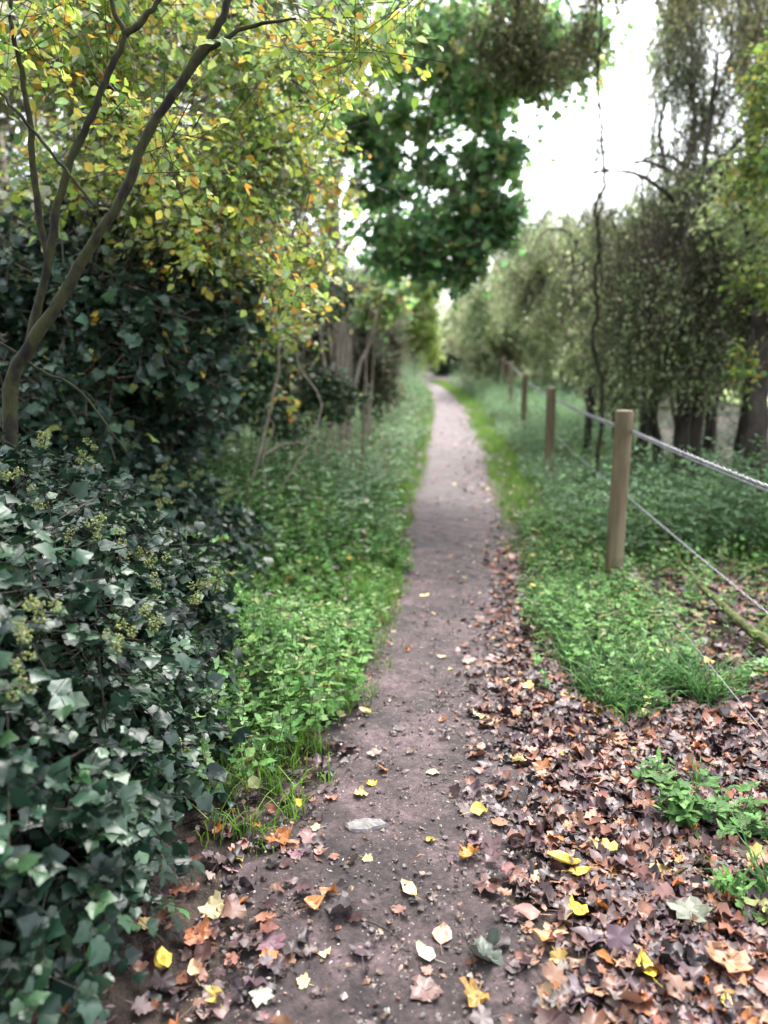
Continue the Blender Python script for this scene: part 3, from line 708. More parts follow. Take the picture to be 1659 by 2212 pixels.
YG = [(.36, .48, .08), (.48, .58, .16), (.68, .58, .12), (.62, .34, .06), (.17, .30, .08), (.30, .42, .18), (.55, .55, .42), (.08, .16, .06)]
YP = [3.4, 2.8, 1.7, .8, 3.2, 3.8, 3.2, 1.2]
base = gb(-1.62, 3.15)
br1 = line([(20, 900), (60, 760), (130, 650), (175, 565), (260, 435), (320, 290), (385, 190), (435, 110), (475, 50), (500, -40), (520, -200)], 3.15)
br2 = line([(60, 760), (105, 560), (135, 390), (190, 270), (225, 175), (268, 78), (245, 20), (220, -80)], 3.2)
br3 = line([(105, 560), (75, 400), (65, 270), (45, 150), (28, 75), (20, 0), (20, -120)], 3.3)
br4 = line([(0, 200), (70, 280), (140, 365), (200, 440)], 3.0)
br5 = line([(40, 830), (140, 800), (230, 828), (330, 800)], 3.4)
br6 = line([(268, 78), (330, 20), (380, -60)], 3.2)
br7 = line([(385, 190), (440, 120), (530, 60), (640, 40)], 3.2)
br8 = line([(0, 740), (90, 800), (180, 850), (280, 990)], 3.2)
trunk = [([base-[0, 0, .1]]+br1[:], [.036, .031, .027, .023, .021, .019, .018, .018, .017, .014, .011, .008]), (br2, np.linspace(.018, .008, 8)), (br3, np.linspace(.015, .006, 7)), (br4, .006), (br6, [.014, .01, .006]), (br7, [.014, .011, .008, .004]), (br8, [.006, .006, .005, .003])]
tree('overhanging_tree', 'tree with mossy slanting branches and yellow green autumn leaves at the upper left', 'tree', base, trunk, [
    dict(blobs=[blob(150, 120, 330, 220, 4.6), blob(430, 150, 260, 230, 4.8), blob(300, 380, 300, 180, 5.0), blob(480, 420, 200, 230, 5.2), blob(560, 640, 130, 110, 5.8), blob(610, 380, 110, 150, 5.2), blob(650, 520, 80, 110, 5.4)],
         n=1900, L=.42, k=8, leaf=.062, colors=YG, probs=YP, temps=RND_T, shell=.3, thr=-.7, clump=.9, mix=.35, droop=.25, twig=.0025),
    dict(blobs=[blob(120, 60, 260, 120, 3.3), blob(480, 80, 200, 120, 3.4), blob(760, 60, 160, 90, 3.6), blob(330, 330, 200, 150, 3.5), blob(620, 480, 120, 150, 3.8), blob(500, -260, 700, 250, 4.0), blob(660, 240, 90, 200, 4.6), blob(520, 420, 150, 170, 4.2), blob(800, 60, 130, 80, 3.6), blob(700, 170, 90, 110, 3.8), blob(600, 560, 110, 120, 4.4)],
         n=900, L=.36, k=7, leaf=.05, colors=YG[:6], probs=[4, 3, 2.4, 1.1, 2, 2], temps=RND_T, shell=.4, thr=-.1, clump=.6, mix=.35, droop=.3, twig=.0022)],
    bark='bark_moss', wob=.0025)

b9 = gb(-2.6, -1.4)  # out-of-view tree, added so its crown darkens the ivy and near path
tree('unseen_shade_tree', 'unseen tree added beside the start of the path to shade the ivy and the near path', 'tree', b9,
     [([b9, b9+[.1, .1, 1.6], b9+[.4, .5, 3.2], b9+[.8, 1., 4.6]], [.14, .12, .09, .04]), ([b9+[.1, .1, 1.6], b9+[1.2, .3, 3.], b9+[2.4, .4, 4.]], [.07, .05, .02])],
     [dict(blobs=[wb((-2.2, .6, 4.2), (1.9, 1.6, .8)), wb((-.6, -.8, 4.3), (2., 1.4, .8)), wb((-2.9, 2.0, 4.2), (1.4, 1.3, .8)), wb((-2.6, -1.5, 3.2), (1.8, 1.2, 1.4)), wb((1.2, -2.0, 4.4), (2., 1.4, .9)), wb((-2.0, .1, 2.7), (1.3, .8, .6)), wb((-1.2, -.7, 3.), (1.2, .7, .6))],
           n=2500, L=.5, k=7, leaf=.08, colors=YG[:6], probs=[4, 3, 1, .3, 4, 3], temps=RND_T, shell=.5, thr=-.8, clump=1., mix=.5)], bark='bark_dark')
# pale grey green backdrop tree
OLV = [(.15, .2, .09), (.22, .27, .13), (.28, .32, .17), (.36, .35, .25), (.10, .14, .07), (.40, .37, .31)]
b0 = gb(-4.6, 9.0)
tree('hedgerow_tree', 'pale olive and buff leaved tree behind the yellow green tree at the upper left', 'tree', b0,
     [([b0, b0+[.1, 0, 1.5], b0+[.3, .1, 3.4], b0+[.2, .1, 6]], [.16, .14, .1, .04]), ([b0+[.1, 0, 1.5], b0+[1, -.3, 3.], b0+[1.9, -.4, 5]], [.09, .07, .03])],
     [dict(blobs=[blob(60, 150, 420, 330, 8.0), blob(380, 260, 330, 330, 8.2), blob(150, 560, 380, 300, 8.4), blob(520, 560, 230, 230, 9.2), blob(300, -250, 600, 250, 8.0)],
           n=7000, L=.6, k=8, leaf=.10, colors=OLV+[(.42, .47, .14), (.5, .47, .4)], probs=[2, 4, 4, 3.5, 1, 3, 3, 2.5], shell=.35, thr=-1.2, clump=1.4, mix=.5, twig=.004)], bark='bark_pale', twigm='twig_pale')

# dark evergreen holly/ivy mass
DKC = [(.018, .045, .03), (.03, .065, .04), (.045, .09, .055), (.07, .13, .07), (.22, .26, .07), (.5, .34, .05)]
b1 = gb(-2.7, 5.2)
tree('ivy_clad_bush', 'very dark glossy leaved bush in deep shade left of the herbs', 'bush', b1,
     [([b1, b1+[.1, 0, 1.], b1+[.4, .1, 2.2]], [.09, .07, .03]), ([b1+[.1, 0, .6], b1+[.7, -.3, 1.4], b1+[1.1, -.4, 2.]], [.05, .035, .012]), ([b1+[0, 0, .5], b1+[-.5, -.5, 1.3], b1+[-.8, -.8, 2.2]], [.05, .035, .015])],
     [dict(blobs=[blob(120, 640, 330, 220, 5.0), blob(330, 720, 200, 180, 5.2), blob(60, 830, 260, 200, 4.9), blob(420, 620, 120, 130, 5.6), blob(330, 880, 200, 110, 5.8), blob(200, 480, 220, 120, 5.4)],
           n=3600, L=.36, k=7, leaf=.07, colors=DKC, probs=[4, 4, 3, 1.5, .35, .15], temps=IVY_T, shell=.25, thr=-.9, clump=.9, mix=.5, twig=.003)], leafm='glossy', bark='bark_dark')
b2 = gb(-1.9, 8.2)
MID = [(.03, .075, .03), (.05, .11, .045), (.08, .16, .06), (.12, .2, .09), (.38, .4, .1), (.6, .4, .06), (.36, .36, .25)]
tree('holly_bush', 'dark green bush with a few yellow leaves between the shaded bush and the pale trunk', 'bush', b2,
     [([b2, b2+[.1, 0, 1.], b2+[.3, .1, 2.4]], [.06, .045, .02]), ([b2+[0, 0, .4], b2+[.5, -.2, 1.3], b2+[.8, -.2, 2.2]], [.035, .025, .01])],
     [dict(blobs=[blob(520, 760, 150, 140, 7.6), blob(560, 900, 110, 60, 8.), blob(640, 830, 110, 90, 8.6), blob(600, 640, 130, 120, 8.0), blob(440, 800, 120, 100, 7.2)],
           n=3200, L=.34, k=7, leaf=.065, colors=MID, probs=[4, 4, 3, 1.5, .5, .25, .4], temps=RND_T, shell=.3, thr=-.8, clump=.7, mix=.55, twig=.0028)], leafm='glossy')

# sycamore with pale slim trunk left of the path
sb = gb(-.62, 11.6)
st = [sb-[0, 0, .1]]+line([(746, 870), (737, 720), (728, 580), (722, 430), (716, 300), (705, 160), (695, 40), (690, -120)], 11.6)
sy = [(st, [.125, .10, .092, .085, .075, .068, .06, .05, .04]),
      (line([(722, 400), (760, 290), (800, 180), (880, 60), (960, -60)], [11.6, 11.4, 11, 10.5, 10]), [.05, .045, .035, .025, .012]),
      (line([(728, 560), (800, 470), (900, 400), (1020, 340), (1120, 290)], [11.6, 11.2, 10.8, 10.5, 10.2]), [.045, .035, .028, .018, .008]),
      (line([(737, 640), (820, 560), (900, 530), (980, 560)], [11.6, 11.3, 11, 10.8]), [.03, .024, .016, .006]),
      (line([(722, 440), (660, 330), (610, 180), (590, 20)], [11.6, 11.6, 11.5, 11.4]), [.04, .03, .022, .01]),
      (line([(752, 930), (775, 800), (800, 740), (822, 650), (830, 560)], 11.0), [.028, .026, .022, .016, .008]),
      (line([(745, 950), (700, 780), (690, 640), (672, 520), (650, 420)], 11.2), [.022, .02, .016, .012, .006]),
      (line([(750, 960), (722, 800), (708, 690), (700, 600), (708, 460)], 11.1), [.02, .018, .014, .012, .006]),
      (line([(748, 950), (756, 800), (752, 700), (762, 560), (740, 440)], 11.3), [.02, .02, .016, .012, .006]),
      (line([(750, 950), (742, 840), (752, 720), (744, 600), (750, 470)], 11.35), [.026, .024, .02, .016, .01])]
SG = [(.09, .22, .11), (.15, .31, .14), (.21, .40, .14), (.30, .50, .17), (.40, .55, .24), (.6, .55, .18)]
tree('sycamore_tree', 'sycamore with slim pale trunk and dark green lobed leaves overhanging the path', 'tree', sb, sy,
     [dict(blobs=[blob(930, 90, 190, 150, 9.5), blob(760, 90, 170, 120, 10), blob(1060, 190, 150, 90, 9.3), blob(1130, 60, 140, 110, 9.2), blob(880, 250, 140, 50, 9.8), blob(640, 90, 130, 160, 10.5), blob(1000, 130, 330, 170, 9.6), blob(600, 240, 90, 150, 11), blob(1170, 170, 70, 60, 9.)],
           n=2500, L=.6, k=6, leaf=.112, colors=SG, probs=[.8, 2.4, 4, 3.5, 3, .9], temps=SYC_T, shell=.9, thr=-.15, clump=.45, mix=.5, droop=.3, twig=.004, sub=12),
      dict(blobs=[blob(930, 490, 170, 70, 9.6), blob(1040, 450, 100, 70, 9.5), blob(960, 560, 110, 70, 9.8), blob(840, 410, 90, 40, 10), blob(850, 540, 90, 60, 10.2), blob(1010, 380, 120, 35, 9.3), blob(900, 340, 160, 30, 9.6), blob(790, 300, 90, 60, 10), blob(1080, 330, 90, 30, 9.1)],
           n=1550, L=.5, k=6, leaf=.105, colors=SG, probs=[2, 3, 4, 2.5, 1.2, .1], temps=SYC_T, shell=.8, thr=-.4, clump=.5, mix=.5, droop=.35, twig=.004, sub=12),
      dict(blobs=[blob(620, 400, 90, 130, 11.5), blob(700, 500, 70, 50, 11.8), blob(820, 640, 80, 80, 12)],
           n=700, L=.4, k=6, leaf=.09, colors=SG+[(.45, .36, .24), (.4, .45, .1)], probs=[1, 2, 3, 2, 2, .6, 2, 2], temps=SYC_T, shell=.6, thr=-.5, clump=.7, mix=.5, droop=.3, twig=.004)],
     bark='bark_pale', twigm='twig_pale', leafm='airy')
# yellow branchlets hanging by the pale trunk
b3 = gb(-1.3, 6.8)
tree('spindle_sapling', 'slender sapling with scattered yellow and orange leaves in front of the pale trunk', 'tree', b3,
     [([b3]+line([(600, 800), (590, 640), (640, 520), (690, 400)], 6.8), [.014, .012, .01, .007, .003]), (line([(600, 760), (650, 690), (700, 650)], 6.8), [.007, .005, .003]), ([b3+[.15, 0, 0]]+line([(690, 900), (640, 770), (655, 620), (600, 470)], 7.0), [.01, .009, .008, .006, .003])],
     [dict(blobs=[blob(640, 700, 90, 70, 6.6), blob(600, 560, 110, 90, 6.6), blob(680, 560, 60, 60, 6.7), blob(700, 420, 70, 50, 6.8), blob(610, 870, 50, 25, 6.5), blob(540, 520, 90, 100, 6.5)],
           n=230, L=.3, k=7, leaf=.062, colors=[(.62, .42, .05), (.6, .26, .04), (.36, .42, .08), (.48, .45, .25), (.2, .28, .08)], probs=[2.4, 1, 4, 1.3, 3], temps=RND_T, shell=.45, thr=-.5, clump=.5, mix=.5, droop=.3, twig=.002)], bark='twig_pale', twigm='twig_pale')

cl = gb(-.75, 10.2); e = empty('sapling_clump', tuple(cl), 'clump of many thin pale bare stems crowding round the pale sycamore trunk', 'saplings')
for i_ in range(16):
    xa = rng.uniform(-.5, .75); ya = rng.uniform(-.6, .5); tp = rng.uniform(1.8, 3.4); dx = rng.normal(0, .3); b_ = gb(cl[0]+xa*.8, cl[1]+ya)
    mb = MB(); mb.tube([b_, b_+[dx*.15, 0, tp*.35], b_+[dx*.6+rng.normal(0, .05), 0, tp*.7], b_+[dx, rng.normal(0, .1), tp]], np.array([.016, .014, .01, .004])*rng.uniform(.7, 1.3), 6, 5, .006)
    st_ = mb.build('stem', M['twig_pale'], e, smooth=True)
# brushy hedge between pale trunk and the bend
BRU = [(.05, .09, .035), (.09, .14, .06), (.13, .16, .08), (.2, .17, .12), (.28, .23, .17), (.07, .12, .05)]
def hedge(px, d, x0, x1, y0, y1, n, label, cols, pr_, leaf=.08, bark='bark_dark', name='hedge_bush', leafm='leaf', thr=-.9, group=None, L=.5, clump=1., twigm='twig', xo=0, rd=None, nst=5, temps=SIM_T, k=7, hang=0, shell=.32):
    cx, cy = (x0+x1)/2, (y0+y1)/2; kx = d/FPX
    bx = (px-829)*kx; b = gb(bx, d); W = (x1-x0)/2; H = (y1-y0)/2
    st = []
    for i in range(nst):
        t = (i-(nst-1)/2)/nst
        tgt = P(cx+t*W*1.4, cy-H*.3, d+rng.normal(0, .3)); mid = (b*.5+tgt*.5)+np.array([t*.1, 0, rng.normal(0, .1)])
        st.append(([b+[t*.3, 0, -.05], mid, tgt], np.array([.05, .03, .008])*max(.5, min(2., d/16))))
    bl = []
    for i in range(6):
        bl.append(blob(cx+rng.uniform(-.45, .45)*W, cy+rng.uniform(-.4, .4)*H, W*rng.uniform(.45, .65), H*rng.uniform(.45, .65), d+rng.normal(0, .25*W*kx), rd))
    bl.append(blob(cx, cy, W*.8, H*.8, d, rd))
    return tree(name, label, 'bush' if 'tree' not in name else 'tree', b, st, [dict(blobs=bl, n=n, L=L, k=k, leaf=leaf, colors=cols, probs=pr_, temps=temps, shell=shell, thr=thr, clump=clump, mix=.6, twig=.004, hang=hang)], bark=bark, leafm=leafm, twigm=twigm, group=group)
hedge(800, 14.5, 730, 860, 560, 920, 2600, 'brown twiggy bush right of the pale trunk beside the left verge', BRU, [3, 3, 3, 2, 1.2, 3], leaf=.085, twigm='twig_pale')
hedge(640, 13.5, 540, 760, 620, 950, 2800, 'dim green bush behind the left verge herbs and the pale trunk', BRU, [4, 3, 2, 1, .5, 3], leaf=.085)
hedge(800, 19, 700, 900, 500, 860, 1800, 'tall green bush behind the twiggy bush on the left', BRU+[(.2, .28, .06)], [3, 3, 3, 1, 1, 3, 2], leaf=.1, name='hedge_tree')
hedge(885, 33, 835, 960, 560, 790, 2000, 'bright yellow green bush where the path bends away', [(.36, .5, .08), (.46, .56, .16), (.24, .36, .08), (.5, .48, .3)], [3, 2, 3, 1], leaf=.16, L=.8)
hedge(955, 37, 900, 1040, 690, 835, 2200, 'dark bush standing at the end of the path', [(.02, .04, .025), (.035, .06, .03), (.06, .1, .05)], [3, 3, 1], leaf=.16, L=.8, clump=1.8)
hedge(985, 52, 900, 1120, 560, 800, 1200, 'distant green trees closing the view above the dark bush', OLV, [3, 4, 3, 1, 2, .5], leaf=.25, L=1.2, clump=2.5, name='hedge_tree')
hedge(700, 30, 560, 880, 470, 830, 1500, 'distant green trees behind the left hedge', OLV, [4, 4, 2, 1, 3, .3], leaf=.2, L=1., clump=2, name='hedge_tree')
# far left filler
hedge(-100, 12, -500, 500, 150, 900, 5200, 'tall shaded trees far behind the dark bush on the left', BRU, [5, 4, 1.5, .6, .3, 4], leaf=.13, L=.8, clump=2, name='hedge_tree', thr=-1.5)

# ------------------------------------------------------------------ right side hedge trees beyond the fence
RG = [(.28, .37, .15), (.38, .46, .21), (.48, .53, .31), (.18, .26, .12), (.54, .55, .39), (.40, .50, .18)]
RP = [4, 4, 2.5, 3, 1.2, 2]
HAZE_PALE = [(.38, .45, .22), (.46, .52, .28), (.56, .58, .38), (.3, .4, .16), (.58, .54, .38)]  # olive and buff leaf colours paled to stand in for milky haze
rg = 'small leaved hedge trees beyond the fence'
hedge(1110, 46, 960, 1280, 480, 830, 3000, 'olive hedge tree with haze painted into its pale leaves, farthest along the fence', HAZE_PALE, [3, 4, 3, 2, 1], leaf=.24, L=1.1, name='hedge_tree', thr=-1.6, clump=2.2, group=rg)
hedge(1230, 24, 1100, 1380, 430, 880, 4600, 'olive hedge tree with leaves paled for haze under the lowest dip of the sky', HAZE_PALE, [3, 3, 2, 3, 1], leaf=.14, L=.7, name='hedge_tree', thr=-1.5, clump=1.8, group=rg)
hedge(1085, 27, 950, 1215, 560, 845, 5000, 'buff and olive bush right of the path bend', HAZE_PALE+[(.38, .27, .17)], [2, 3, 3, 2, 1, 1], leaf=.11, L=.6, name='hedge_bush', thr=-1.3, group=rg, rd=1.)
hedge(1290, 15.5, 1160, 1450, 480, 880, 5600, 'olive grey hedge tree behind the second fence post', RG, RP, leaf=.08, L=.5, name='hedge_tree', thr=-1.5, clump=1.3, group=rg)
hedge(1500, 11.8, 1300, 1680, 400, 870, 6600, 'olive green hedge tree right of the nearest fence post', RG, RP, leaf=.07, L=.45, name='hedge_tree', thr=-1.2, clump=1.1, group=rg)
hedge(1700, 8.8, 1500, 1950, 380, 880, 4800, 'brighter yellow green hedge tree at the right edge of the view', RG+[(.3, .4, .08)], RP+[3], leaf=.06, L=.42, name='hedge_tree', thr=-1.0, clump=.9, group=rg)
hedge(1360, 10.5, 1230, 1540, 560, 880, 4600, 'drooping grey green hedge bush hanging just above the nearest post', RG, RP, leaf=.058, L=.42, name='hedge_bush', thr=-1.2, clump=.8, group=rg, hang=.5)
hedge(1950, 14, 1750, 2300, 300, 860, 2600, 'tall olive hedge tree outside the right edge', RG, RP, leaf=.09, L=.6, name='hedge_tree', thr=-1.2, clump=1.3, group=rg)
wg_ = 'weeping trees whose fine strands hang beyond the fence'
def weeping(px, d, bl, n, label, h=5.0, L=1.1, leaf=.05, thr=-.8, hang=.9):
    q = P(px, 900, d); b = gb(q[0], q[1]); tr = [([b, b+[.05, 0, 1.6], b+[-.1, .05, h*.6], b+[0, .1, h]], [.075, .06, .045, .015])]
    for i in range(7):
        a_ = rng.uniform(0, 6.28); z_ = h*rng.uniform(.45, .9); r_ = rng.uniform(.8, 1.8); e_ = np.array([math.cos(a_)*r_, math.sin(a_)*r_, z_+.5])
        tr.append(([b+[-.05, .03, z_], b+[e_[0]*.5, e_[1]*.5, z_+.55], b+e_, b+e_*[1.25, 1.25, .85]], [.028, .02, .01, .004]))
    tree('weeping_tree', label, 'tree', b, tr, [dict(blobs=[blob(*z) for z in bl], n=n, L=L*.75, k=11, leaf=leaf*1.1, colors=RG+[(.42, .38, .26)], probs=RP+[2.5], shell=.6, thr=thr, clump=1.1, mix=.6, hang=hang, droop=.5, twig=.003, sub=12)], bark='bark_dark', group=wg_, twigm='twig')
weeping(1270, 12.5, [(1220, 640, 120, 100, 12.5), (1330, 640, 120, 120, 12), (1180, 700, 80, 70, 13), (1330, 570, 90, 60, 12.5), (1250, 520, 200, 60, 13), (1150, 620, 110, 110, 14)], 3000, 'pale weeping tree whose strands hang behind the second fence post', h=3.6, L=.8)
weeping(1500, 9.2, [(1500, 560, 150, 180, 9.2), (1400, 640, 90, 130, 9), (1590, 640, 120, 130, 9.3), (1520, 420, 130, 110, 9.4), (1450, 520, 220, 130, 9.8), (1400, 760, 180, 80, 9.), (1500, 800, 200, 60, 9.2), (1280, 740, 110, 80, 9.6)], 4300, 'weeping tree with long grey green strands right of the nearest fence post')
weeping(1600, 10.8, [(1560, 200, 110, 170, 10.8), (1620, 60, 90, 120, 10.6), (1450, 120, 70, 110, 10.9), (1620, 400, 80, 130, 10.5), (1420, 330, 50, 120, 10.8), (1540, 120, 150, 200, 11), (1580, 30, 110, 90, 10.4)], 1500, 'tallest weeping tree with thin strands across the upper right sky', h=7.2, thr=.15, L=1.3, hang=2.2)
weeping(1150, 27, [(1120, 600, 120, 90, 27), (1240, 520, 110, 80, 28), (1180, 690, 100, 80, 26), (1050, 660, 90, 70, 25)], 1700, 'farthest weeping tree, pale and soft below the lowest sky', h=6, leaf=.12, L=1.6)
# sparse tall trees against the sky
SPC = [(.10, .14, .07), (.15, .2, .1), (.22, .26, .11), (.17, .14, .11)]
b4 = gb(*P(1500, 900, 10.5)[:2])
tree('tall_sparse_tree', 'tall thinly leaved tree with brown stem against the white sky at the right', 'tree', b4,
     [([b4]+line([(1498, 830), (1490, 600), (1478, 420), (1500, 250), (1492, 80), (1500, -120)], 10.5), [.08, .065, .055, .045, .036, .028, .018]),
      (line([(1470, 560), (1455, 440), (1432, 330), (1425, 270), (1445, 180), (1440, 60)], 10.2), [.03, .026, .022, .02, .016, .01]),
      (line([(1490, 330), (1550, 200), (1600, 60), (1640, -60)], 10.6), [.035, .028, .02, .01]),
      (line([(1480, 450), (1560, 350), (1640, 300)], 10.3), [.025, .018, .008])],
     [dict(blobs=[blob(1520, 80, 150, 130, 10.3), blob(1600, 200, 110, 130, 10.2), blob(1480, 260, 70, 120, 10.3), blob(1580, 350, 120, 80, 10), blob(1440, 380, 70, 60, 10.2), blob(1470, 450, 110, 60, 10.2), blob(1600, -100, 250, 120, 10.3), blob(1570, 180, 170, 230, 10.6), blob(1540, 120, 140, 170, 9.8)],
           n=1300, L=.6, k=8, leaf=.05, colors=SPC, probs=[3, 3, 2, 1], shell=.9, thr=-.45, sub=5, clump=.7, mix=.5, hang=.9, twig=.004)], bark='bark_dark', wob=.015)
b5 = gb(*P(1290, 900, 8.6)[:2])
tree('hanging_clematis', 'bare twisting brown stem hanging down the middle of the white sky gap', 'climbing plant', b5,
     [(line([(1302, -60), (1300, 60), (1292, 150), (1297, 250), (1303, 330), (1306, 400), (1286, 450), (1296, 530), (1284, 600), (1290, 680), (1278, 730), (1296, 800), (1300, 870)], 8.6)+[b5], np.linspace(.012, .024, 14)),
      (line([(1306, 400), (1290, 500), (1300, 600), (1286, 700)], 8.5), [.01, .01, .01, .006]),
      (line([(1292, 150), (1280, 80), (1290, 0), (1270, -60)], 8.6), [.012, .012, .012, .01])],
     [dict(blobs=[blob(1296, 300, 16, 150, 8.6), blob(1294, 560, 18, 120, 8.6), blob(1285, 100, 25, 90, 8.6)],
           n=90, L=.25, k=6, leaf=.045, colors=SPC+[(.3, .3, .2)], probs=[3, 2, 2, 2, 2], shell=.5, thr=-1.5, clump=.5, mix=.5, hang=1., twig=.002)], bark='bark_moss', sides=7, wob=.008)
b6 = gb(*P(1900, 900, 9.)[:2])
tree('willow_tree', 'overhead branches with small olive leaves hanging into the top of the sky gap', 'tree', b6,
     [([b6, b6+[.1, 0, 2.], b6+[-.1, .1, 4.5], b6+[-.8, 0, 6.6]], [.17, .15, .12, .08]), ([b6+[-.1, .1, 4.5]]+line([(1700, -60), (1500, -120), (1320, -90), (1160, -60), (1060, 20)], [9, 8.8, 8.6, 8.4, 8.2]), [.08, .06, .05, .035, .02, .01])],
     [dict(blobs=[blob(1150, 10, 140, 70, 8.4), blob(1250, 60, 70, 60, 8.5), blob(1200, 130, 80, 40, 8.5), blob(1350, -60, 220, 70, 8.6), blob(1080, 60, 70, 80, 8.3), blob(1560, 0, 150, 70, 8.6), blob(1650, 120, 60, 110, 8.4)],
           n=1300, L=.5, k=9, leaf=.055, colors=[(.17, .18, .08), (.24, .23, .1), (.11, .14, .06), (.3, .27, .13)], probs=[3, 3, 3, 1.5], shell=.5, thr=-.4, clump=.7, mix=.5, hang=1.2, twig=.003)], bark='bark_dark')
b7 = gb(*P(1660, 900, 7.)[:2])
tree('field_maple', 'yellow green leafy branches along the right edge of the view', 'tree', b7+np.array([.6, 0, 0]),
     [([b7+[.6, 0, 0], b7+[.55, 0, 1.2], b7+[.4, .1, 2.6], b7+[.3, 0, 4.2]], [.1, .085, .06, .03])],
     [dict(blobs=[blob(1640, 230, 50, 110, 7), blob(1620, 400, 110, 70, 7), blob(1640, 600, 70, 90, 6.9), blob(1640, 780, 60, 60, 6.8), blob(1850, 300, 220, 260, 7)],
           n=900, L=.38, k=7, leaf=.06, colors=[(.2, .3, .05), (.3, .36, .07), (.12, .2, .05), (.4, .3, .08)], probs=[3, 2, 3, .7], temps=RND_T, shell=.4, thr=-.5, clump=.6, mix=.5, twig=.003)], bark='bark_dark')
# long bare strands trailing from the right-hand crowns
for (x0, y0, x1, y1, d_, lb) in ((1440, -60, 1425, 330, 9.9, 'thin trailing strand crossing the left of the upper right crowns'), (1520, -60, 1470, 560, 9.6, 'long trailing strand just right of the brown stem at upper right'),
        (1570, -60, 1560, 420, 9.3, 'trailing strand in the middle of the upper right crowns'), (1400, 380, 1375, 800, 8.8, 'slack trailing strand hanging above the nearest fence post'),
        (1620, 100, 1600, 640, 8.6, 'trailing strand hanging near the right edge'), (1240, 520, 1225, 790, 9.8, 'short trailing strand hanging between the two nearest posts')):
    m_ = 9; tt_ = np.linspace(0, 1, m_); xs_ = x0+(x1-x0)*tt_+rng.normal(0, 5, m_)+12*np.sin(tt_*5+x0); q_ = line(list(zip(xs_, y0+(y1-y0)*tt_)), d_)
    mb = MB(); mb.tube(q_, np.linspace(.010, .004, m_), 6, 5, .004)
    tag(mb.build('trailing_vine', M['twig'], origin=tuple(q_[0])), lb, 'vine', 'thin bare strands trailing from the right hand trees')
# dark trunks in the shade below the canopy
tg = 'dark trunks in the shade beyond the fence'
TR = [(1432, 930, 11.0, .085, 'dark slim trunk nearest the fence post with bright field on its left'), (1478, 960, 9.6, .11, 'thick dark trunk standing in the middle of the shade beyond the fence'),
      (1535, 930, 11.8, .10, 'dark trunk right of the thick trunk, against the bright field'), (1650, 1010, 8.0, .13, 'dark leaning trunk at the right edge of the view'), (1385, 920, 12.5, .07, 'thin dark trunk deep in the shade left of the others')]
for px, py_, d, r, lb in TR:
    q = P(px, py_, d); b = gb(q[0], q[1]); e = rng.normal(0, .12, 2)
    mb = MB(); mb.tube([b-[0, 0, .1], b+[0, 0, .15], b+[e[0], 0, 1.], b+[e[0]*1.5+.1, e[1], 2.2], b+[e[0]*3, e[1], 3.4]], [r*1.15, r*.95, r*.85, r*.75, r*.5], 10, 5, .012)
    root = empty('tree_trunk', tuple(b), lb, 'tree trunk', tg)
    mb.build('trunk', M['bark_dark'], root, smooth=True)
    mL, mT = MB(), MB(); crown(mL, mT, [(b+np.array([0, 0, 3.2]), np.array([.9, .9, .8]))], 350, L=.45, k=7, leaf=.07, colors=RG, probs=RP, thr=-1, hang=.4)
    mL.build('crown', M['leaf'], root)
# distant wood line beyond the field
mL, mT = MB(), MB()
bl = [wb((x_, 75+rng.uniform(-8, 8), 2+rng.uniform(0, 2)), (rng.uniform(6, 9), 4, rng.uniform(4, 7))) for x_ in np.arange(-120, 150, 7.5)]
crown(mL, None, bl, 16000, L=1.8, k=7, leaf=.6, colors=OLV, probs=[4, 4, 2, 1, 3, .3], shell=.25, thr=-2.5, clump=5)
tag(mL.build('distant_wood', M['leaf']), 'distant line of trees across the field', 'wood', kind='stuff')

# ------------------------------------------------------------------ dead stems in the left verge
def stems(label, pts_list, rad, name='dead_stem', mat='twig_pale'):
    p0 = pts_list[0][0]; mb = MB()
    for q in pts_list: mb.tube(q, np.linspace(rad, rad*.4, len(q)), 6, 5, .003)
    tag(mb.build(name, M[mat], origin=tuple(p0)), label, 'dead stem', 'dry dead stems in the left verge')
g0 = ground_at(572, 1140)
d0 = g0[1]
stems('curved pale dead stem arching above the herbs beside the ivy bank', [[g0]+line([(572, 1030), (568, 985), (590, 930), (586, 905)], d0), [P(568, 985, d0), P(610, 960, d0+.1), P(660, 955, d0+.2)]], .011)
for (a, b, c, lb) in ((600, 1000, 640, 'dry brown bent stem left of the pale clump'), (655, 985, 690, 'dry stem pair halfway along the left verge'), (700, 1010, 672, 'short broken dry stem nearest the grass strip')):
    g_ = ground_at(a, b+60); stems(lb, [[g_]+line([((a*2+c)/3, b-20), (c, b-70)], g_[1]), [g_+[.04, .1, 0]]+line([((a+c)/2+20, b-30), (a-10, b-80)], g_[1])], .007)
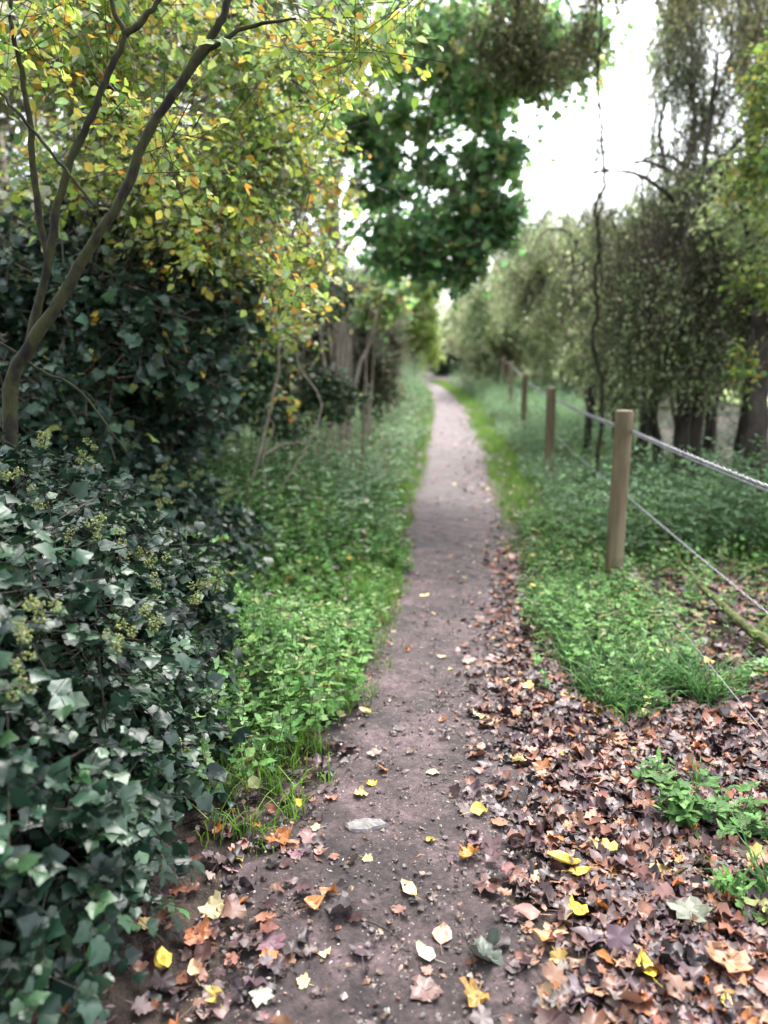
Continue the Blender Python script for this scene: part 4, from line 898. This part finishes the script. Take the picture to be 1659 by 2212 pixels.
# thin upright dead stalks as background detail in left verge and right hedge
mb = MB(); x, y = scatter(1300, -4, 0.8, 3.2, 22, lambda x, y: sstep(.5, 1., pl(y)-x)); n = len(x)
A = np.stack([x, y, gz(x, y)], -1); B = A+np.stack([rng.normal(0, .15, n), rng.normal(0, .15, n), rng.uniform(.2, .65, n)], -1); mb.twigs(A, B, .0032, .0016)
tag(mb.build('dry_stalks', M['twig_pale']), 'thin dry stalks standing among the left verge herbs', 'stalks', kind='stuff')

# ------------------------------------------------------------------ camera, light
cam = bpy.data.cameras.new('camera'); co = bpy.data.objects.new('camera', cam); COL.objects.link(co); S.camera = co
co.location = (0, 0, CH); co.rotation_euler = (R(90-PITCH), 0, 0)
cam.sensor_fit = 'VERTICAL'; cam.sensor_height = 24; cam.lens = 24*FPX/2212; cam.clip_start = .05; cam.clip_end = 1000
cam.dof.use_dof = True; cam.dof.focus_distance = 2.6
cam.dof.aperture_fstop = (cam.lens/1000)/.019
w = bpy.data.worlds.new('World'); S.world = w; w.use_nodes = True; nt = w.node_tree; nt.nodes.clear()
o = nt.nodes.new('ShaderNodeOutputWorld'); bg = nt.nodes.new('ShaderNodeBackground'); sk = nt.nodes.new('ShaderNodeTexSky')
sk.sky_type = 'NISHITA'; sk.sun_disc = False; sk.sun_elevation = R(60); sk.sun_rotation = R(20); sk.dust_density = 4; sk.air_density = 1.; sk.ozone_density = 1.
hs = nt.nodes.new('ShaderNodeHueSaturation'); hs.inputs['Saturation'].default_value = .42; hs.inputs['Value'].default_value = 1.
nt.links.new(sk.outputs[0], hs.inputs['Color']); nt.links.new(hs.outputs[0], bg.inputs[0]); bg.inputs[1].default_value = .15; nt.links.new(bg.outputs[0], o.inputs[0])
sun = bpy.data.lights.new('sun', 'SUN'); so = bpy.data.objects.new('sun', sun); COL.objects.link(so)
sun.energy = .8; sun.angle = R(25); sun.color = (1, .97, .93)
so.rotation_euler = (R(90-60), 0, R(180-20))
S.view_settings.view_transform = 'Standard'; S.view_settings.look = 'None'; S.view_settings.exposure = 2.5; S.view_settings.gamma = 1
